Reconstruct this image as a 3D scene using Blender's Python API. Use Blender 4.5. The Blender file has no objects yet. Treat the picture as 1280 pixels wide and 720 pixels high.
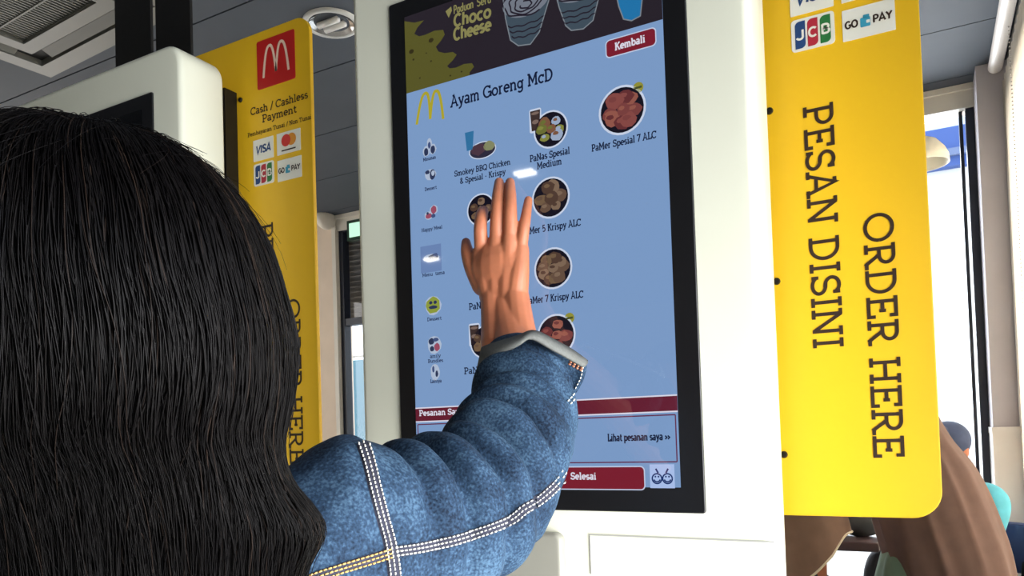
import bpy, bmesh, math, random
import numpy as np
from mathutils import Vector, Matrix, noise
from mathutils.bvhtree import BVHTree
random.seed(7); rng = np.random.default_rng(7)
SC = bpy.context.scene; COL = SC.collection
PI = math.pi

# ------------------------------------------------------------------ camera, world, light, exposure
F = 960.5; CAM = np.array([.4732, -.9455, 1.158]); YAW, PIT, ROL, SHY = .4955, .0281, -.0322, 150.76
_r = np.array([math.cos(YAW), math.sin(YAW), 0.0])
FW = np.array([-math.sin(YAW) * math.cos(PIT), math.cos(YAW) * math.cos(PIT), math.sin(PIT)])
_u = np.cross(_r, FW)
RT = _r * math.cos(ROL) + _u * math.sin(ROL); UP = -_r * math.sin(ROL) + _u * math.cos(ROL)
cd = bpy.data.cameras.new('camera'); cam = bpy.data.objects.new('camera', cd); COL.objects.link(cam)
cd.sensor_width = 36; cd.lens = F / 1280 * 36; cd.shift_y = SHY / 1280; cd.clip_start = .01
cam.matrix_world = Matrix(((RT[0], UP[0], -FW[0], CAM[0]), (RT[1], UP[1], -FW[1], CAM[1]), (RT[2], UP[2], -FW[2], CAM[2]), (0, 0, 0, 1)))
SC.camera = cam
SC.view_settings.view_transform = 'Standard'; SC.view_settings.look = 'None'
SC.view_settings.exposure = 0.0; SC.view_settings.gamma = 1.0; SC.view_settings.use_curve_mapping = False
SC.cycles.use_denoising = True
W = bpy.data.worlds.new('sky'); SC.world = W; W.use_nodes = True
bg = W.node_tree.nodes['Background']; bg.inputs[0].default_value = (.86, .93, 1, 1); bg.inputs[1].default_value = 2.9

def area(name, loc, target, sx, sy, power, col=(1, 1, 1)):
    l = bpy.data.lights.new(name, 'AREA'); l.shape = 'RECTANGLE'; l.size = sx; l.size_y = sy; l.energy = power; l.color = col
    o = bpy.data.objects.new(name, l); COL.objects.link(o); o.location = loc
    o.rotation_euler = (Vector(target) - Vector(loc)).to_track_quat('-Z', 'Y').to_euler()
    o['kind'] = 'helper'
    return o
area('window_daylight', (1.10, -.50, .80), (-.2, -.15, 1.0), .95, 1.4, 74, (1, .98, .94))
area('blind_daylight', (1.25, 2.2, 1.5), (0, 2.2, 1.5), 1.8, 2.2, 270, (1, .98, .96))
area('left_side_fill', (-5.0, 2.0, 1.6), (0, 2.6, 1.6), 2.0, 2.0, 42, (1, .97, .93))  # added fill lamp brightening the beige far wall; the left wall has no window
area('far_window_daylight', (-.1, 4.3, 1.6), (-.1, 0, 1.2), 1.6, 2.2, 130, (.93, .97, 1))

def ray(x, y): return FW + RT * ((x - 640) / F) - UP * ((y - 360 - SHY) / F)
def at(x, y, t): return CAM + ray(x, y) * t
def onY(x, y, Y): d = ray(x, y); return CAM + d * ((Y - CAM[1]) / d[1])
def onZ(x, y, Z): d = ray(x, y); return CAM + d * ((Z - CAM[2]) / d[2])
def onX(x, y, X): d = ray(x, y); return CAM + d * ((X - CAM[0]) / d[0])

# ------------------------------------------------------------------ materials
def lin(c):
    return tuple(((v / 255) / 12.92 if v / 255 <= .04045 else ((v / 255 + .055) / 1.055) ** 2.4) for v in c)
MATS = {}
def mat(name, rgb, rough=.5, metal=0.0, emit=None, strength=1.0, spec=.5, coat=0.0, trans=0.0):
    if name in MATS: return MATS[name]
    m = bpy.data.materials.new(name); m.use_nodes = True; b = m.node_tree.nodes['Principled BSDF']
    b.inputs['Base Color'].default_value = (*lin(rgb), 1); b.inputs['Roughness'].default_value = rough
    b.inputs['Metallic'].default_value = metal; b.inputs['Specular IOR Level'].default_value = spec
    b.inputs['Coat Weight'].default_value = coat; b.inputs['Transmission Weight'].default_value = trans
    if emit:
        b.inputs['Emission Color'].default_value = (*lin(emit), 1); b.inputs['Emission Strength'].default_value = strength
    MATS[name] = m
    return m
def N(m, t, **kw):
    n = m.node_tree.nodes.new(t)
    for k, v in kw.items(): setattr(n, k, v)
    return n
def noisy(m, scale=40, amount=.12, bump=0.0, stretch=(1, 1, 1), detail=4):
    """vary the base colour with noise and add a bump"""
    nt = m.node_tree; b = nt.nodes['Principled BSDF']; c = tuple(b.inputs['Base Color'].default_value)
    tc = N(m, 'ShaderNodeTexCoord'); mp = N(m, 'ShaderNodeMapping'); mp.inputs['Scale'].default_value = stretch
    nz = N(m, 'ShaderNodeTexNoise'); nz.inputs['Scale'].default_value = scale; nz.inputs['Detail'].default_value = detail
    rp = N(m, 'ShaderNodeValToRGB')
    rp.color_ramp.elements[0].position = .3; rp.color_ramp.elements[1].position = .7
    rp.color_ramp.elements[0].color = tuple(max(0, v * (1 - amount)) for v in c[:3]) + (1,)
    rp.color_ramp.elements[1].color = tuple(min(1, v * (1 + amount)) for v in c[:3]) + (1,)
    L = nt.links
    L.new(tc.outputs['Object'], mp.inputs[0]); L.new(mp.outputs[0], nz.inputs[0]); L.new(nz.outputs[0], rp.inputs[0]); L.new(rp.outputs[0], b.inputs['Base Color'])
    if bump:
        bp = N(m, 'ShaderNodeBump'); bp.inputs['Strength'].default_value = bump; bp.inputs['Distance'].default_value = .002
        L.new(nz.outputs[0], bp.inputs['Height']); L.new(bp.outputs[0], b.inputs['Normal'])
    return m
def ui(name, rgb): return mat('screen_' + name, (6, 6, 8), .03, emit=rgb, strength=1.0, spec=.5)
def glass_mat(name, tint=(1, 1, 1)):
    if name in MATS: return MATS[name]
    m = bpy.data.materials.new(name); m.use_nodes = True; nt = m.node_tree; nt.nodes.clear()
    o = N(m, 'ShaderNodeOutputMaterial'); mx = N(m, 'ShaderNodeMixShader'); t = N(m, 'ShaderNodeBsdfTransparent'); g = N(m, 'ShaderNodeBsdfGlossy')
    t.inputs[0].default_value = (*tint, 1); g.inputs[1].default_value = .02; fr = N(m, 'ShaderNodeFresnel'); fr.inputs[0].default_value = 1.35
    nt.links.new(fr.outputs[0], mx.inputs[0]); nt.links.new(t.outputs[0], mx.inputs[1]); nt.links.new(g.outputs[0], mx.inputs[2]); nt.links.new(mx.outputs[0], o.inputs[0])
    MATS[name] = m; return m

white_plastic = noisy(mat('kiosk_white', (230, 231, 212), .38), 3, .02)
grey_plastic = mat('scanner_grey', (150, 149, 138), .4)
bezel_black = mat('bezel_black', (20, 20, 22), .3)
seam_grey = mat('panel_seam', (172, 172, 165), .6)
black_metal = noisy(mat('black_metal', (16, 14, 12), .45), 60, .2)
sign_yellow = noisy(mat('sign_yellow', (240, 190, 28), .45), 4, .02)
sign_red = mat('sign_red', (196, 32, 30), .45)
sign_cream = mat('sign_arches', (246, 214, 190), .5)
ink = mat('sign_ink', (46, 26, 12), .6)
card_white = mat('card_white', (236, 234, 222), .5)
steel = mat('steel', (190, 190, 188), .3, 1.0)
ac_white = mat('ac_white', (118, 118, 111), .5)
ac_dark = mat('ac_recess', (40, 40, 38), .7)
frame_white = noisy(mat('frame_white', (215, 210, 198), .5), 8, .03)
frame_dark = mat('frame_dark', (36, 42, 56), .4)
wall_beige = noisy(mat('wall_beige', (222, 204, 184), .8), 6, .05)
wall_white = noisy(mat('wall_white', (215, 212, 206), .8), 6, .03)
pillar_grey = noisy(mat('pillar_grey', (182, 178, 184), .75), 7, .04)
clear = glass_mat('window_glass', (.97, .98, 1))

# ------------------------------------------------------------------ mesh helpers
def wloc(o):
    p = Vector((0, 0, 0))
    while o is not None: p = p + o.location; o = o.parent
    return p
class MB:
    def __init__(s): s.v = []; s.f = []; s.mi = []; s.m = 0
    def add(s, vs, fs):
        k = len(s.v); s.v += [tuple(map(float, p)) for p in vs]; s.f += [tuple(i + k for i in f) for f in fs]; s.mi += [s.m] * len(fs)
    def box(s, c, d, rot=None):
        c = np.array(c, float); h = np.array(d, float) / 2
        P = [np.array([x, y, z]) * h for x in (-1, 1) for y in (-1, 1) for z in (-1, 1)]
        if rot is not None: P = [np.array(rot @ Vector(p)) for p in P]
        s.add([c + p for p in P], [(0, 1, 3, 2), (4, 6, 7, 5), (0, 4, 5, 1), (2, 3, 7, 6), (0, 2, 6, 4), (1, 5, 7, 3)])
    def prism(s, pts, y0, y1, bev=0.0, bev_back=0.0):
        """outline in XZ (counter-clockwise from the viewer at -Y) pulled from y0 (front) to y1, front and back edges rounded"""
        P = np.array(pts, float); n = len(P)
        def inset(d):
            if d == 0: return P
            a = np.roll(P, 1, 0); b = np.roll(P, -1, 0); t = b - a; t /= (np.linalg.norm(t, axis=1)[:, None] + 1e-12)
            return P + np.stack([-t[:, 1], t[:, 0]], 1) * d
        rings = []
        k = 5
        if bev:
            for i in range(k): a = PI / 2 * i / k; rings.append((inset(bev * (1 - math.sin(a))), y0 + bev * (1 - math.cos(a))))
            rings.append((P, y0 + bev))
        else: rings.append((P, y0))
        if bev_back:
            rings.append((P, y1 - bev_back))
            for i in range(1, k + 1): a = PI / 2 * i / k; rings.append((inset(bev_back * (1 - math.cos(a))), y1 - bev_back * (1 - math.sin(a))))
        else: rings.append((P, y1))
        vs = []; fs = []
        for R_, y in rings: vs += [(p[0], y, p[1]) for p in R_]
        for r in range(len(rings) - 1):
            for i in range(n):
                j = (i + 1) % n; fs.append((r * n + i, r * n + j, (r + 1) * n + j, (r + 1) * n + i)[::-1])
        fs.append(tuple(range(n))); fs.append(tuple(reversed(range((len(rings) - 1) * n, len(rings) * n))))
        s.add(vs, fs)
    def flat(s, pts, y): s.add([(p[0], y, p[1]) for p in pts], [tuple(range(len(pts)))])
    def tube(s, path, rad, n=10, cap=True, flat=(1, 1)):
        P = np.array(path, float); m = len(P); rad = np.broadcast_to(np.array(rad, float), (m,))
        T = np.gradient(P, axis=0); T /= (np.linalg.norm(T, axis=1)[:, None] + 1e-12)
        ref = np.array([0, 0, 1.0]) if abs(T[0][2]) < .9 else np.array([1.0, 0, 0])
        A = np.cross(T[0], ref); A /= np.linalg.norm(A); vs = []; fs = []
        for i in range(m):
            A = A - T[i] * (A @ T[i]); A /= np.linalg.norm(A); B = np.cross(T[i], A)
            for k in range(n):
                a = 2 * PI * k / n; vs.append(P[i] + rad[i] * (A * math.cos(a) * flat[0] + B * math.sin(a) * flat[1]))
        for i in range(m - 1):
            for k in range(n):
                j = (k + 1) % n; fs.append((i * n + k, i * n + j, (i + 1) * n + j, (i + 1) * n + k))
        if cap: fs.append(tuple(reversed(range(n)))); fs.append(tuple(range((m - 1) * n, m * n)))
        s.add(vs, fs)
    def ball(s, c, r, nu=16, nv=10, rot=None):
        r = np.broadcast_to(np.array(r, float), (3,)); vs = []; fs = []
        for j in range(1, nv):
            for i in range(nu):
                a = 2 * PI * i / nu; b = PI * j / nv; vs.append((math.cos(a) * math.sin(b), math.sin(a) * math.sin(b), math.cos(b)))
        vs += [(0, 0, 1), (0, 0, -1)]
        V_ = [np.array(p) * r for p in vs]
        if rot is not None: V_ = [np.array(rot @ Vector(p)) for p in V_]
        for j in range(nv - 2):
            for i in range(nu):
                k = (i + 1) % nu; fs.append((j * nu + i, (j + 1) * nu + i, (j + 1) * nu + k, j * nu + k))
        t = len(vs) - 2
        for i in range(nu):
            k = (i + 1) % nu; fs.append((t, i, k)); fs.append((t + 1, (nv - 2) * nu + k, (nv - 2) * nu + i))
        s.add([np.array(c) + p for p in V_], fs)
    def limb(s, path, rad, n=16):
        """smooth tapering limb with round ends"""
        P = np.array(path, float); r = np.array(rad, float); t = np.arange(len(P))
        u = np.linspace(0, len(P) - 1, max(14, 7 * len(P)))
        Q = crom(P, u); rr = crom(r[:, None], u)[:, 0]
        d0 = Q[0] - Q[1]; d0 /= np.linalg.norm(d0); d1 = Q[-1] - Q[-2]; d1 /= np.linalg.norm(d1)
        st = [(Q[0] + d0 * rr[0] * math.cos(a), rr[0] * math.sin(a)) for a in (.15, .5, .9, 1.25)]
        en = [(Q[-1] + d1 * rr[-1] * math.cos(a), rr[-1] * math.sin(a)) for a in (1.25, .9, .5, .15)]
        s.tube([p for p, _ in st] + list(Q) + [p for p, _ in en], [q for _, q in st] + list(rr) + [q for _, q in en], n)
    def lathe(s, prof, c, axis='Z', n=32):
        vs = []; fs = []; m = len(prof)
        for r, h in prof:
            for i in range(n):
                a = 2 * PI * i / n; x, y = r * math.cos(a), r * math.sin(a)
                vs.append((c[0] + x, c[1] + y, c[2] + h) if axis == 'Z' else (c[0] + x, c[1] + h, c[2] + y))
        for j in range(m - 1):
            for i in range(n):
                k = (i + 1) % n; fs.append((j * n + i, j * n + k, (j + 1) * n + k, (j + 1) * n + i))
        s.add(vs, fs)
    def build(s, name, mats, parent=None, smooth=False, angle=None):
        me = bpy.data.meshes.new(name)
        off = np.array(wloc(parent)) if parent else np.zeros(3)
        me.from_pydata([tuple(np.array(p) - off) for p in s.v], [], s.f)
        for m in (mats if isinstance(mats, (list, tuple)) else [mats]): me.materials.append(m)
        me.polygons.foreach_set('material_index', s.mi)
        bm = bmesh.new(); bm.from_mesh(me); bmesh.ops.recalc_face_normals(bm, faces=bm.faces); bm.to_mesh(me); bm.free()
        if smooth:
            me.polygons.foreach_set('use_smooth', [True] * len(me.polygons))
            if angle: me.set_sharp_from_angle(angle=math.radians(angle))
        o = bpy.data.objects.new(name, me); COL.objects.link(o)
        if parent: o.parent = parent
        return o
def crom(P, u):
    """Catmull-Rom through the rows of P at parameters u"""
    P = np.array(P, float); n = len(P); out = []
    for x in u:
        i = int(min(max(math.floor(x), 0), n - 2)); t = x - i
        a, b, c, d = P[max(i - 1, 0)], P[i], P[i + 1], P[min(i + 2, n - 1)]
        out.append(.5 * (2 * b + (c - a) * t + (2 * a - 5 * b + 4 * c - d) * t * t + (3 * b - a - 3 * c + d) * t ** 3))
    return np.array(out)
def smoothpath(pts, n): return crom(np.array(pts, float), np.linspace(0, len(pts) - 1, n))
def rrect(x0, z0, x1, z1, r, k=8, corners=(1, 1, 1, 1)):
    out = []
    for (cx, cz, a0), on in zip(((x0, z0, PI), (x1, z0, 1.5 * PI), (x1, z1, 0), (x0, z1, .5 * PI)), corners):
        sx = 1 if cx == x0 else -1; sz = 1 if cz == z0 else -1
        if not on or r == 0: out.append((cx, cz)); continue
        for i in range(k + 1):
            a = a0 + PI / 2 * i / k; out.append((cx + sx * r + r * math.cos(a), cz + sz * r + r * math.sin(a)))
    return out
def ellipse(cx, cz, rx, rz, n=28): return [(cx + rx * math.cos(2 * PI * i / n), cz + rz * math.sin(2 * PI * i / n)) for i in range(n)]
def thing(name, label, cat, loc=(0, 0, 0), group=None):
    o = bpy.data.objects.new(name, None); COL.objects.link(o); o.location = loc; o.empty_display_size = .1
    return tag(o, label, cat, group)
def tag(o, label, cat, group=None):
    o['label'] = label; o['category'] = cat
    if group: o['group'] = group
    return o
def struct(o): o['kind'] = 'structure'; return o
def ribbon(mb, pts, w, y, sx=1.0):
    """a flat stroke of width w along 2-D points, in the XZ plane at depth y"""
    P = np.array(pts, float)
    P = P[np.concatenate([[True], np.linalg.norm(np.diff(P, axis=0), axis=1) > 1e-7])]
    if len(P) < 2: return
    T = np.diff(P, axis=0); T /= (np.linalg.norm(T, axis=1)[:, None] + 1e-12); Nn = np.stack([-T[:, 1], T[:, 0]], 1)
    off = np.zeros_like(P); off[0] = Nn[0]; off[-1] = Nn[-1]
    for i in range(1, len(P) - 1):
        b = Nn[i - 1] + Nn[i]; q = np.linalg.norm(b)
        b = b / q if q > 1e-6 else Nn[i]; off[i] = b / max(.45, b @ Nn[i])
    A = P + off * w / 2; B = P - off * w / 2; n = len(P)
    mb.add([(p[0], y, p[1]) for p in A] + [(p[0], y, p[1]) for p in B], [(i, i + 1, n + i + 1, n + i) for i in range(n - 1)])

# ------------------------------------------------------------------ slab lettering drawn as strokes (cap height 1)
def AR(cx, cy, rx, ry, a0, a1, n=14): return [(cx + rx * math.cos(math.radians(a0 + (a1 - a0) * i / n)), cy + ry * math.sin(math.radians(a0 + (a1 - a0) * i / n))) for i in range(n + 1)]
t_, b_, X = .945, .055, .64           # cap line, base line, x-height line of the stroke centres
def stem(x, lo=0.0, hi=1.0): return [(x, lo), (x, hi)]
def sf(x, y, l=.15, r=.15): return [(x - l, y), (x + r, y)]
GL = {
 'A': (.88, [[(.12, 0), (.44, .97), (.76, 0)], [(.22, .33), (.66, .33)], sf(.12, b_, .13, .13), sf(.76, b_, .13, .13), sf(.40, t_, .13, .06)]),
 'B': (.78, [stem(.2), [(.05, t_)] + AR(.42, .73, .22, .215, 90, -90), [(.2, .515)] + AR(.44, .285, .24, .23, 90, -90) + [(.05, b_)]]),
 'C': (.84, [AR(.45, .5, .38, .445, 40, 320, 24), [(.74, .72), (.74, .98)]]),
 'D': (.86, [stem(.2), [(.05, t_), (.36, t_)] + AR(.38, .5, .38, .445, 90, -90, 20) + [(.05, b_)]]),
 'E': (.76, [stem(.2), [(.05, t_), (.66, t_), (.66, .74)], [(.05, b_), (.69, b_), (.69, .28)], [(.2, .51), (.5, .51)], [(.5, .40), (.5, .62)]]),
 'G': (.9, [AR(.45, .5, .38, .445, 42, 352, 26), [(.74, .72), (.74, .98)], [(.52, .45), (.9, .45)], [(.82, .45), (.82, .05)]]),
 'H': (.9, [stem(.2), stem(.72), [(.2, .51), (.72, .51)], sf(.2, b_), sf(.2, t_), sf(.72, b_), sf(.72, t_)]),
 'I': (.42, [stem(.21), sf(.21, b_), sf(.21, t_)]),
 'K': (.84, [stem(.2), [(.2, .42), (.68, .97)], [(.38, .6), (.72, .03)], sf(.2, b_), sf(.2, t_), sf(.68, t_, .14, .12), sf(.74, b_, .16, .12)]),
 'L': (.7, [stem(.2), sf(.2, t_), [(.05, b_), (.64, b_), (.64, .32)]]),
 'M': (1.04, [stem(.18), stem(.86), [(.18, .97), (.52, .3), (.86, .97)], sf(.18, b_), sf(.86, b_), sf(.14, t_, .12, .06), sf(.9, t_, .06, .12)]),
 'N': (.92, [stem(.18), stem(.74), [(.18, .97), (.74, .03)], sf(.18, b_), sf(.14, t_, .12, .06), sf(.74, t_)]),
 'O': (.96, [AR(.48, .5, .41, .445, 0, 360, 32)]),
 'P': (.76, [stem(.2), [(.05, t_), (.42, t_)] + AR(.42, .69, .25, .255, 90, -90) + [(.2, .435)], sf(.2, b_, .15, .2)]),
 'Q': (.96, [AR(.48, .5, .41, .445, 0, 360, 32), [(.5, .3), (.86, -.05)]]),
 'R': (.84, [stem(.2), [(.05, t_), (.42, t_)] + AR(.42, .71, .24, .235, 90, -90) + [(.2, .475)], [(.40, .47), (.72, .0)], sf(.2, b_, .15, .16), sf(.72, b_, .06, .14)]),
 'S': (.72, [AR(.37, .715, .25, .23, 30, 270, 18) + AR(.37, .275, .27, .22, 90, -150, 18), [(.6, .74), (.6, .97)], [(.11, .03), (.11, .27)]]),
 'T': (.8, [stem(.4), sf(.4, b_), [(.08, .7), (.08, t_), (.72, t_), (.72, .7)]]),
 'V': (.86, [[(.14, .97), (.43, .02), (.72, .97)], sf(.14, t_, .13, .13), sf(.72, t_, .13, .13)]),
 'Y': (.82, [[(.14, .97), (.41, .48), (.68, .97)], [(.41, .5), (.41, 0)], sf(.41, b_), sf(.14, t_, .13, .13), sf(.68, t_, .13, .13)]),
 'W': (1.1, [[(.12, .97), (.33, .02), (.55, .9), (.77, .02), (.98, .97)], sf(.12, t_, .12, .12), sf(.98, t_, .12, .12)]),
 'a': (.64, [[(.1, .6)] + AR(.29, .5, .2, .16, 120, 0, 8) + [(.49, .06), (.6, .055)], AR(.28, .2, .2, .15, 0, 360, 18)]),
 'b': (.7, [stem(.16), sf(.16, t_, .14, 0), AR(.38, .34, .23, .29, 0, 360, 22)]),
 'c': (.6, [AR(.34, .34, .25, .29, 45, 315, 18), [(.53, .46), (.53, .68)]]),
 'd': (.72, [stem(.54), sf(.54, t_, .14, 0), sf(.54, b_, 0, .14), AR(.32, .34, .23, .29, 0, 360, 22)]),
 'e': (.64, [[(.09, .36), (.57, .36)] + AR(.33, .35, .245, .285, 5, 310, 20)]),
 'g': (.7, [AR(.31, .36, .22, .26, 0, 360, 22), [(.53, .66), (.53, 0)] + AR(.31, -.03, .22, .2, 0, -150, 10), sf(.56, X, .03, .12)]),
 'h': (.74, [stem(.16), sf(.16, t_, .13, 0), [(.16, .4)] + AR(.36, .44, .2, .2, 160, 0, 8) + [(.56, 0)], sf(.16, b_, .13, .13), sf(.57, b_, .13, .13)]),
 'i': (.38, [stem(.19, 0, .68), sf(.19, b_, .14, .14), sf(.19, X, .14, 0), [(.19, .84), (.19, .97)]]),
 'k': (.7, [stem(.16), sf(.16, t_, .13, 0), sf(.16, b_, .13, .13), [(.16, .28), (.52, .64)], [(.3, .42), (.56, .05)], sf(.54, X, .12, .1), sf(.58, b_, .12, .1)]),
 'l': (.38, [stem(.19), sf(.19, b_, .14, .14), sf(.19, t_, .14, 0)]),
 'm': (1.04, [stem(.15, 0, .67), sf(.15, X, .12, 0), [(.15, .42)] + AR(.33, .45, .17, .19, 160, 0, 8) + [(.5, 0)], [(.5, .42)] + AR(.68, .45, .17, .19, 160, 0, 8) + [(.85, 0)], sf(.15, b_, .12, .12), sf(.5, b_, .12, .12), sf(.85, b_, .12, .12)]),
 'n': (.74, [stem(.16, 0, .67), sf(.16, X, .13, 0), [(.16, .4)] + AR(.36, .44, .2, .2, 160, 0, 8) + [(.56, 0)], sf(.16, b_, .13, .13), sf(.57, b_, .13, .13)]),
 'o': (.7, [AR(.35, .34, .26, .29, 0, 360, 24)]),
 'p': (.7, [stem(.16, -.28, .67), sf(.16, X, .13, 0), sf(.16, -.25, .13, .13), AR(.39, .34, .23, .29, 0, 360, 22)]),
 'r': (.54, [stem(.17, 0, .67), sf(.17, X, .13, 0), sf(.17, b_, .13, .15), [(.17, .4)] + AR(.36, .42, .19, .22, 160, 60, 8)]),
 's': (.56, [AR(.29, .48, .18, .15, 30, 270, 12) + AR(.29, .19, .2, .14, 90, -150, 12)]),
 't': (.46, [[(.2, .9), (.2, .2)] + AR(.34, .2, .14, .15, 180, 320, 8), [(.05, X), (.42, X)]]),
 'u': (.74, [[(.04, X), (.17, X), (.17, .25)] + AR(.36, .25, .19, .2, 180, 340, 8), stem(.57, 0, .67), sf(.57, X, .13, 0), sf(.57, b_, 0, .13)]),
 'y': (.66, [[(.12, .64), (.34, .08)], [(.56, .64), (.28, -.12), (.14, -.22), (.04, -.2)], sf(.12, X, .1, .12), sf(.56, X, .12, .1)]),
 'z': (.56, [[(.08, X), (.46, X), (.08, b_), (.48, b_)]]),
 '5': (.66, [[(.54, t_), (.17, t_), (.14, .52)] + AR(.31, .32, .24, .27, 120, -140, 16)]),
 '7': (.64, [[(.1, .8), (.1, t_), (.56, t_), (.24, 0)]]),
 '2': (.64, [AR(.31, .7, .21, .25, 170, -35, 12) + [(.1, b_), (.56, b_), (.56, .2)]]),
 '/': (.5, [[(.06, -.1), (.44, 1.05)]]), '-': (.44, [[(.1, .38), (.34, .38)]]), ':': (.3, [[(.15, .05), (.15, .18)], [(.15, .48), (.15, .61)]]),
 '>': (.5, [[(.08, .58), (.4, .34), (.08, .1)]]), '&': (.8, [[(.72, .05), (.22, .66)] + AR(.34, .78, .15, .18, 200, -60, 10) + [(.2, .42)] + AR(.34, .25, .22, .21, 130, 360, 10)]),
 ' ': (.36, []),
}
SANS = {  # plain lettering for the payment marks
 'V': (.76, [[(.06, 1), (.36, 0), (.7, 1)]]), 'I': (.3, [stem(.15)]), 'S': (.66, [AR(.33, .735, .22, .22, 20, 270, 14) + AR(.33, .265, .24, .22, 90, -160, 14)]),
 'A': (.76, [[(.06, 0), (.38, 1), (.7, 0)], [(.17, .3), (.58, .3)]]), 'J': (.6, [[(.46, 1), (.46, .28)] + AR(.27, .27, .19, .23, 0, -170, 10)]),
 'C': (.74, [AR(.4, .5, .31, .45, 45, 315, 18)]), 'B': (.7, [stem(.14), [(.14, .95)] + AR(.38, .73, .2, .22, 90, -90) + [(.14, .51)] + AR(.4, .28, .22, .23, 90, -90) + [(.14, .05)]]),
 'G': (.8, [AR(.4, .5, .32, .45, 45, 345, 18) + [(.72, .45), (.45, .45)]]), 'O': (.84, [AR(.42, .5, .34, .45, 0, 360, 24)]), 'P': (.66, [stem(.14), [(.14, .95)] + AR(.36, .7, .22, .25, 90, -90) + [(.14, .45)]]),
 'Y': (.72, [[(.06, 1), (.36, .5), (.66, 1)], [(.36, .5), (.36, 0)]]), ' ': (.34, []),
 'h': (.66, [stem(.14), [(.14, .4)] + AR(.33, .42, .19, .22, 170, 0, 8) + [(.52, 0)]]), 'o': (.68, [AR(.34, .34, .25, .3, 0, 360, 20)]), 'c': (.6, [AR(.34, .34, .25, .3, 50, 310, 16)]),
 'e': (.64, [[(.09, .35), (.57, .35)] + AR(.33, .34, .245, .29, 5, 310, 18)]), 's': (.54, [AR(.27, .49, .17, .15, 30, 270, 10) + AR(.27, .19, .19, .15, 90, -150, 10)]),
 'a': (.64, [AR(.3, .32, .22, .28, 0, 360, 18), [(.52, .64), (.52, 0)]]), 'd': (.68, [AR(.32, .32, .22, .28, 0, 360, 18), stem(.55)]), 'u': (.66, [[(.14, .64), (.14, .25)] + AR(.33, .25, .19, .22, 180, 360, 8) + [(.52, .64)], [(.52, .3), (.52, 0)]]),
 'n': (.66, [stem(.14, 0, .65), [(.14, .4)] + AR(.33, .42, .19, .22, 170, 0, 8) + [(.52, 0)]]), 'r': (.46, [stem(.14, 0, .65), AR(.33, .42, .19, .22, 170, 70, 6)]),
}
def text(mb, s, o, dirx, height, y, weight=.11, font=GL, fit=None, align='l', slant=0.0, track=0.0):
    """set a line in the XZ plane at depth y from baseline start o, running along dirx; fit = wanted length"""
    dx = np.array(dirx, float); dx /= np.linalg.norm(dx); up = np.array([-dx[1], dx[0]])
    adv = sum(font.get(c, font[' '])[0] + track for c in s) - track
    sx = height
    if fit: sx = fit / adv
    if height is None: height = sx
    o = np.array(o, float)
    if align == 'c': o = o - dx * adv * sx / 2
    p = 0.0; ns = 0
    for c in s:
        w, st = font.get(c, font[' '])
        for k in st:
            ns += 1
            ribbon(mb, [o + dx * ((p + q[0] + slant * q[1]) * sx) + up * (q[1] * height) for q in k], weight * height, y - .00001 * (ns % 7))
        p += w + track

# ------------------------------------------------------------------ the room
RX, FY, CZ, LX, BY = .86, 3.48, 2.8, -5.2, -9.0      # right wall, far wall, ceiling, left wall, wall behind the camera
m = mat('floor_tile', (206, 203, 198), .3); nt = m.node_tree
br = N(m, 'ShaderNodeTexBrick'); br.offset = 0; br.inputs['Scale'].default_value = 1.0; br.inputs['Brick Width'].default_value = .6; br.inputs['Row Height'].default_value = .6; br.inputs['Mortar Size'].default_value = .004
br.inputs['Color1'].default_value = (*lin((206, 203, 198)), 1); br.inputs['Color2'].default_value = (*lin((198, 195, 190)), 1); br.inputs['Mortar'].default_value = (*lin((130, 126, 120)), 1)
tcn = N(m, 'ShaderNodeTexCoord'); nt.links.new(tcn.outputs['Object'], br.inputs[0]); nt.links.new(br.outputs[0], nt.nodes['Principled BSDF'].inputs['Base Color'])
b = MB(); b.box(((LX + RX) / 2, (BY + FY) / 2, -.05), (RX - LX + .5, FY - BY + .5, .1)); struct(b.build('floor', m))
ceil_m = noisy(mat('ceiling_slate', (72, 79, 88), .75), 5, .05); groove = mat('ceiling_groove', (18, 20, 24), .9)
b = MB(); b.box(((LX + RX) / 2, (BY + FY) / 2, CZ + .06), (RX - LX + .5, FY - BY + .5, .08)); b.m = 1
b.m = 0
ys = [1.11 + .56 * k for k in range(-18, 5)]
for a, c in zip([BY - .1] + ys, ys + [FY + .1]):       # long boards with open joints between them
    b.box(((LX + RX) / 2, (a + c) / 2, CZ + .01), (RX - LX + .3, c - a - .007, .02))
struct(b.build('ceiling', [ceil_m, groove]))
b = MB(); b.box((LX - .05, (BY + FY) / 2, CZ / 2), (.1, FY - BY, CZ)); struct(b.build('wall_left', wall_beige))
b = MB(); b.box(((LX + RX) / 2, BY - .05, CZ / 2), (RX - LX, .1, CZ)); struct(b.build('wall_front', wall_beige))
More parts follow.
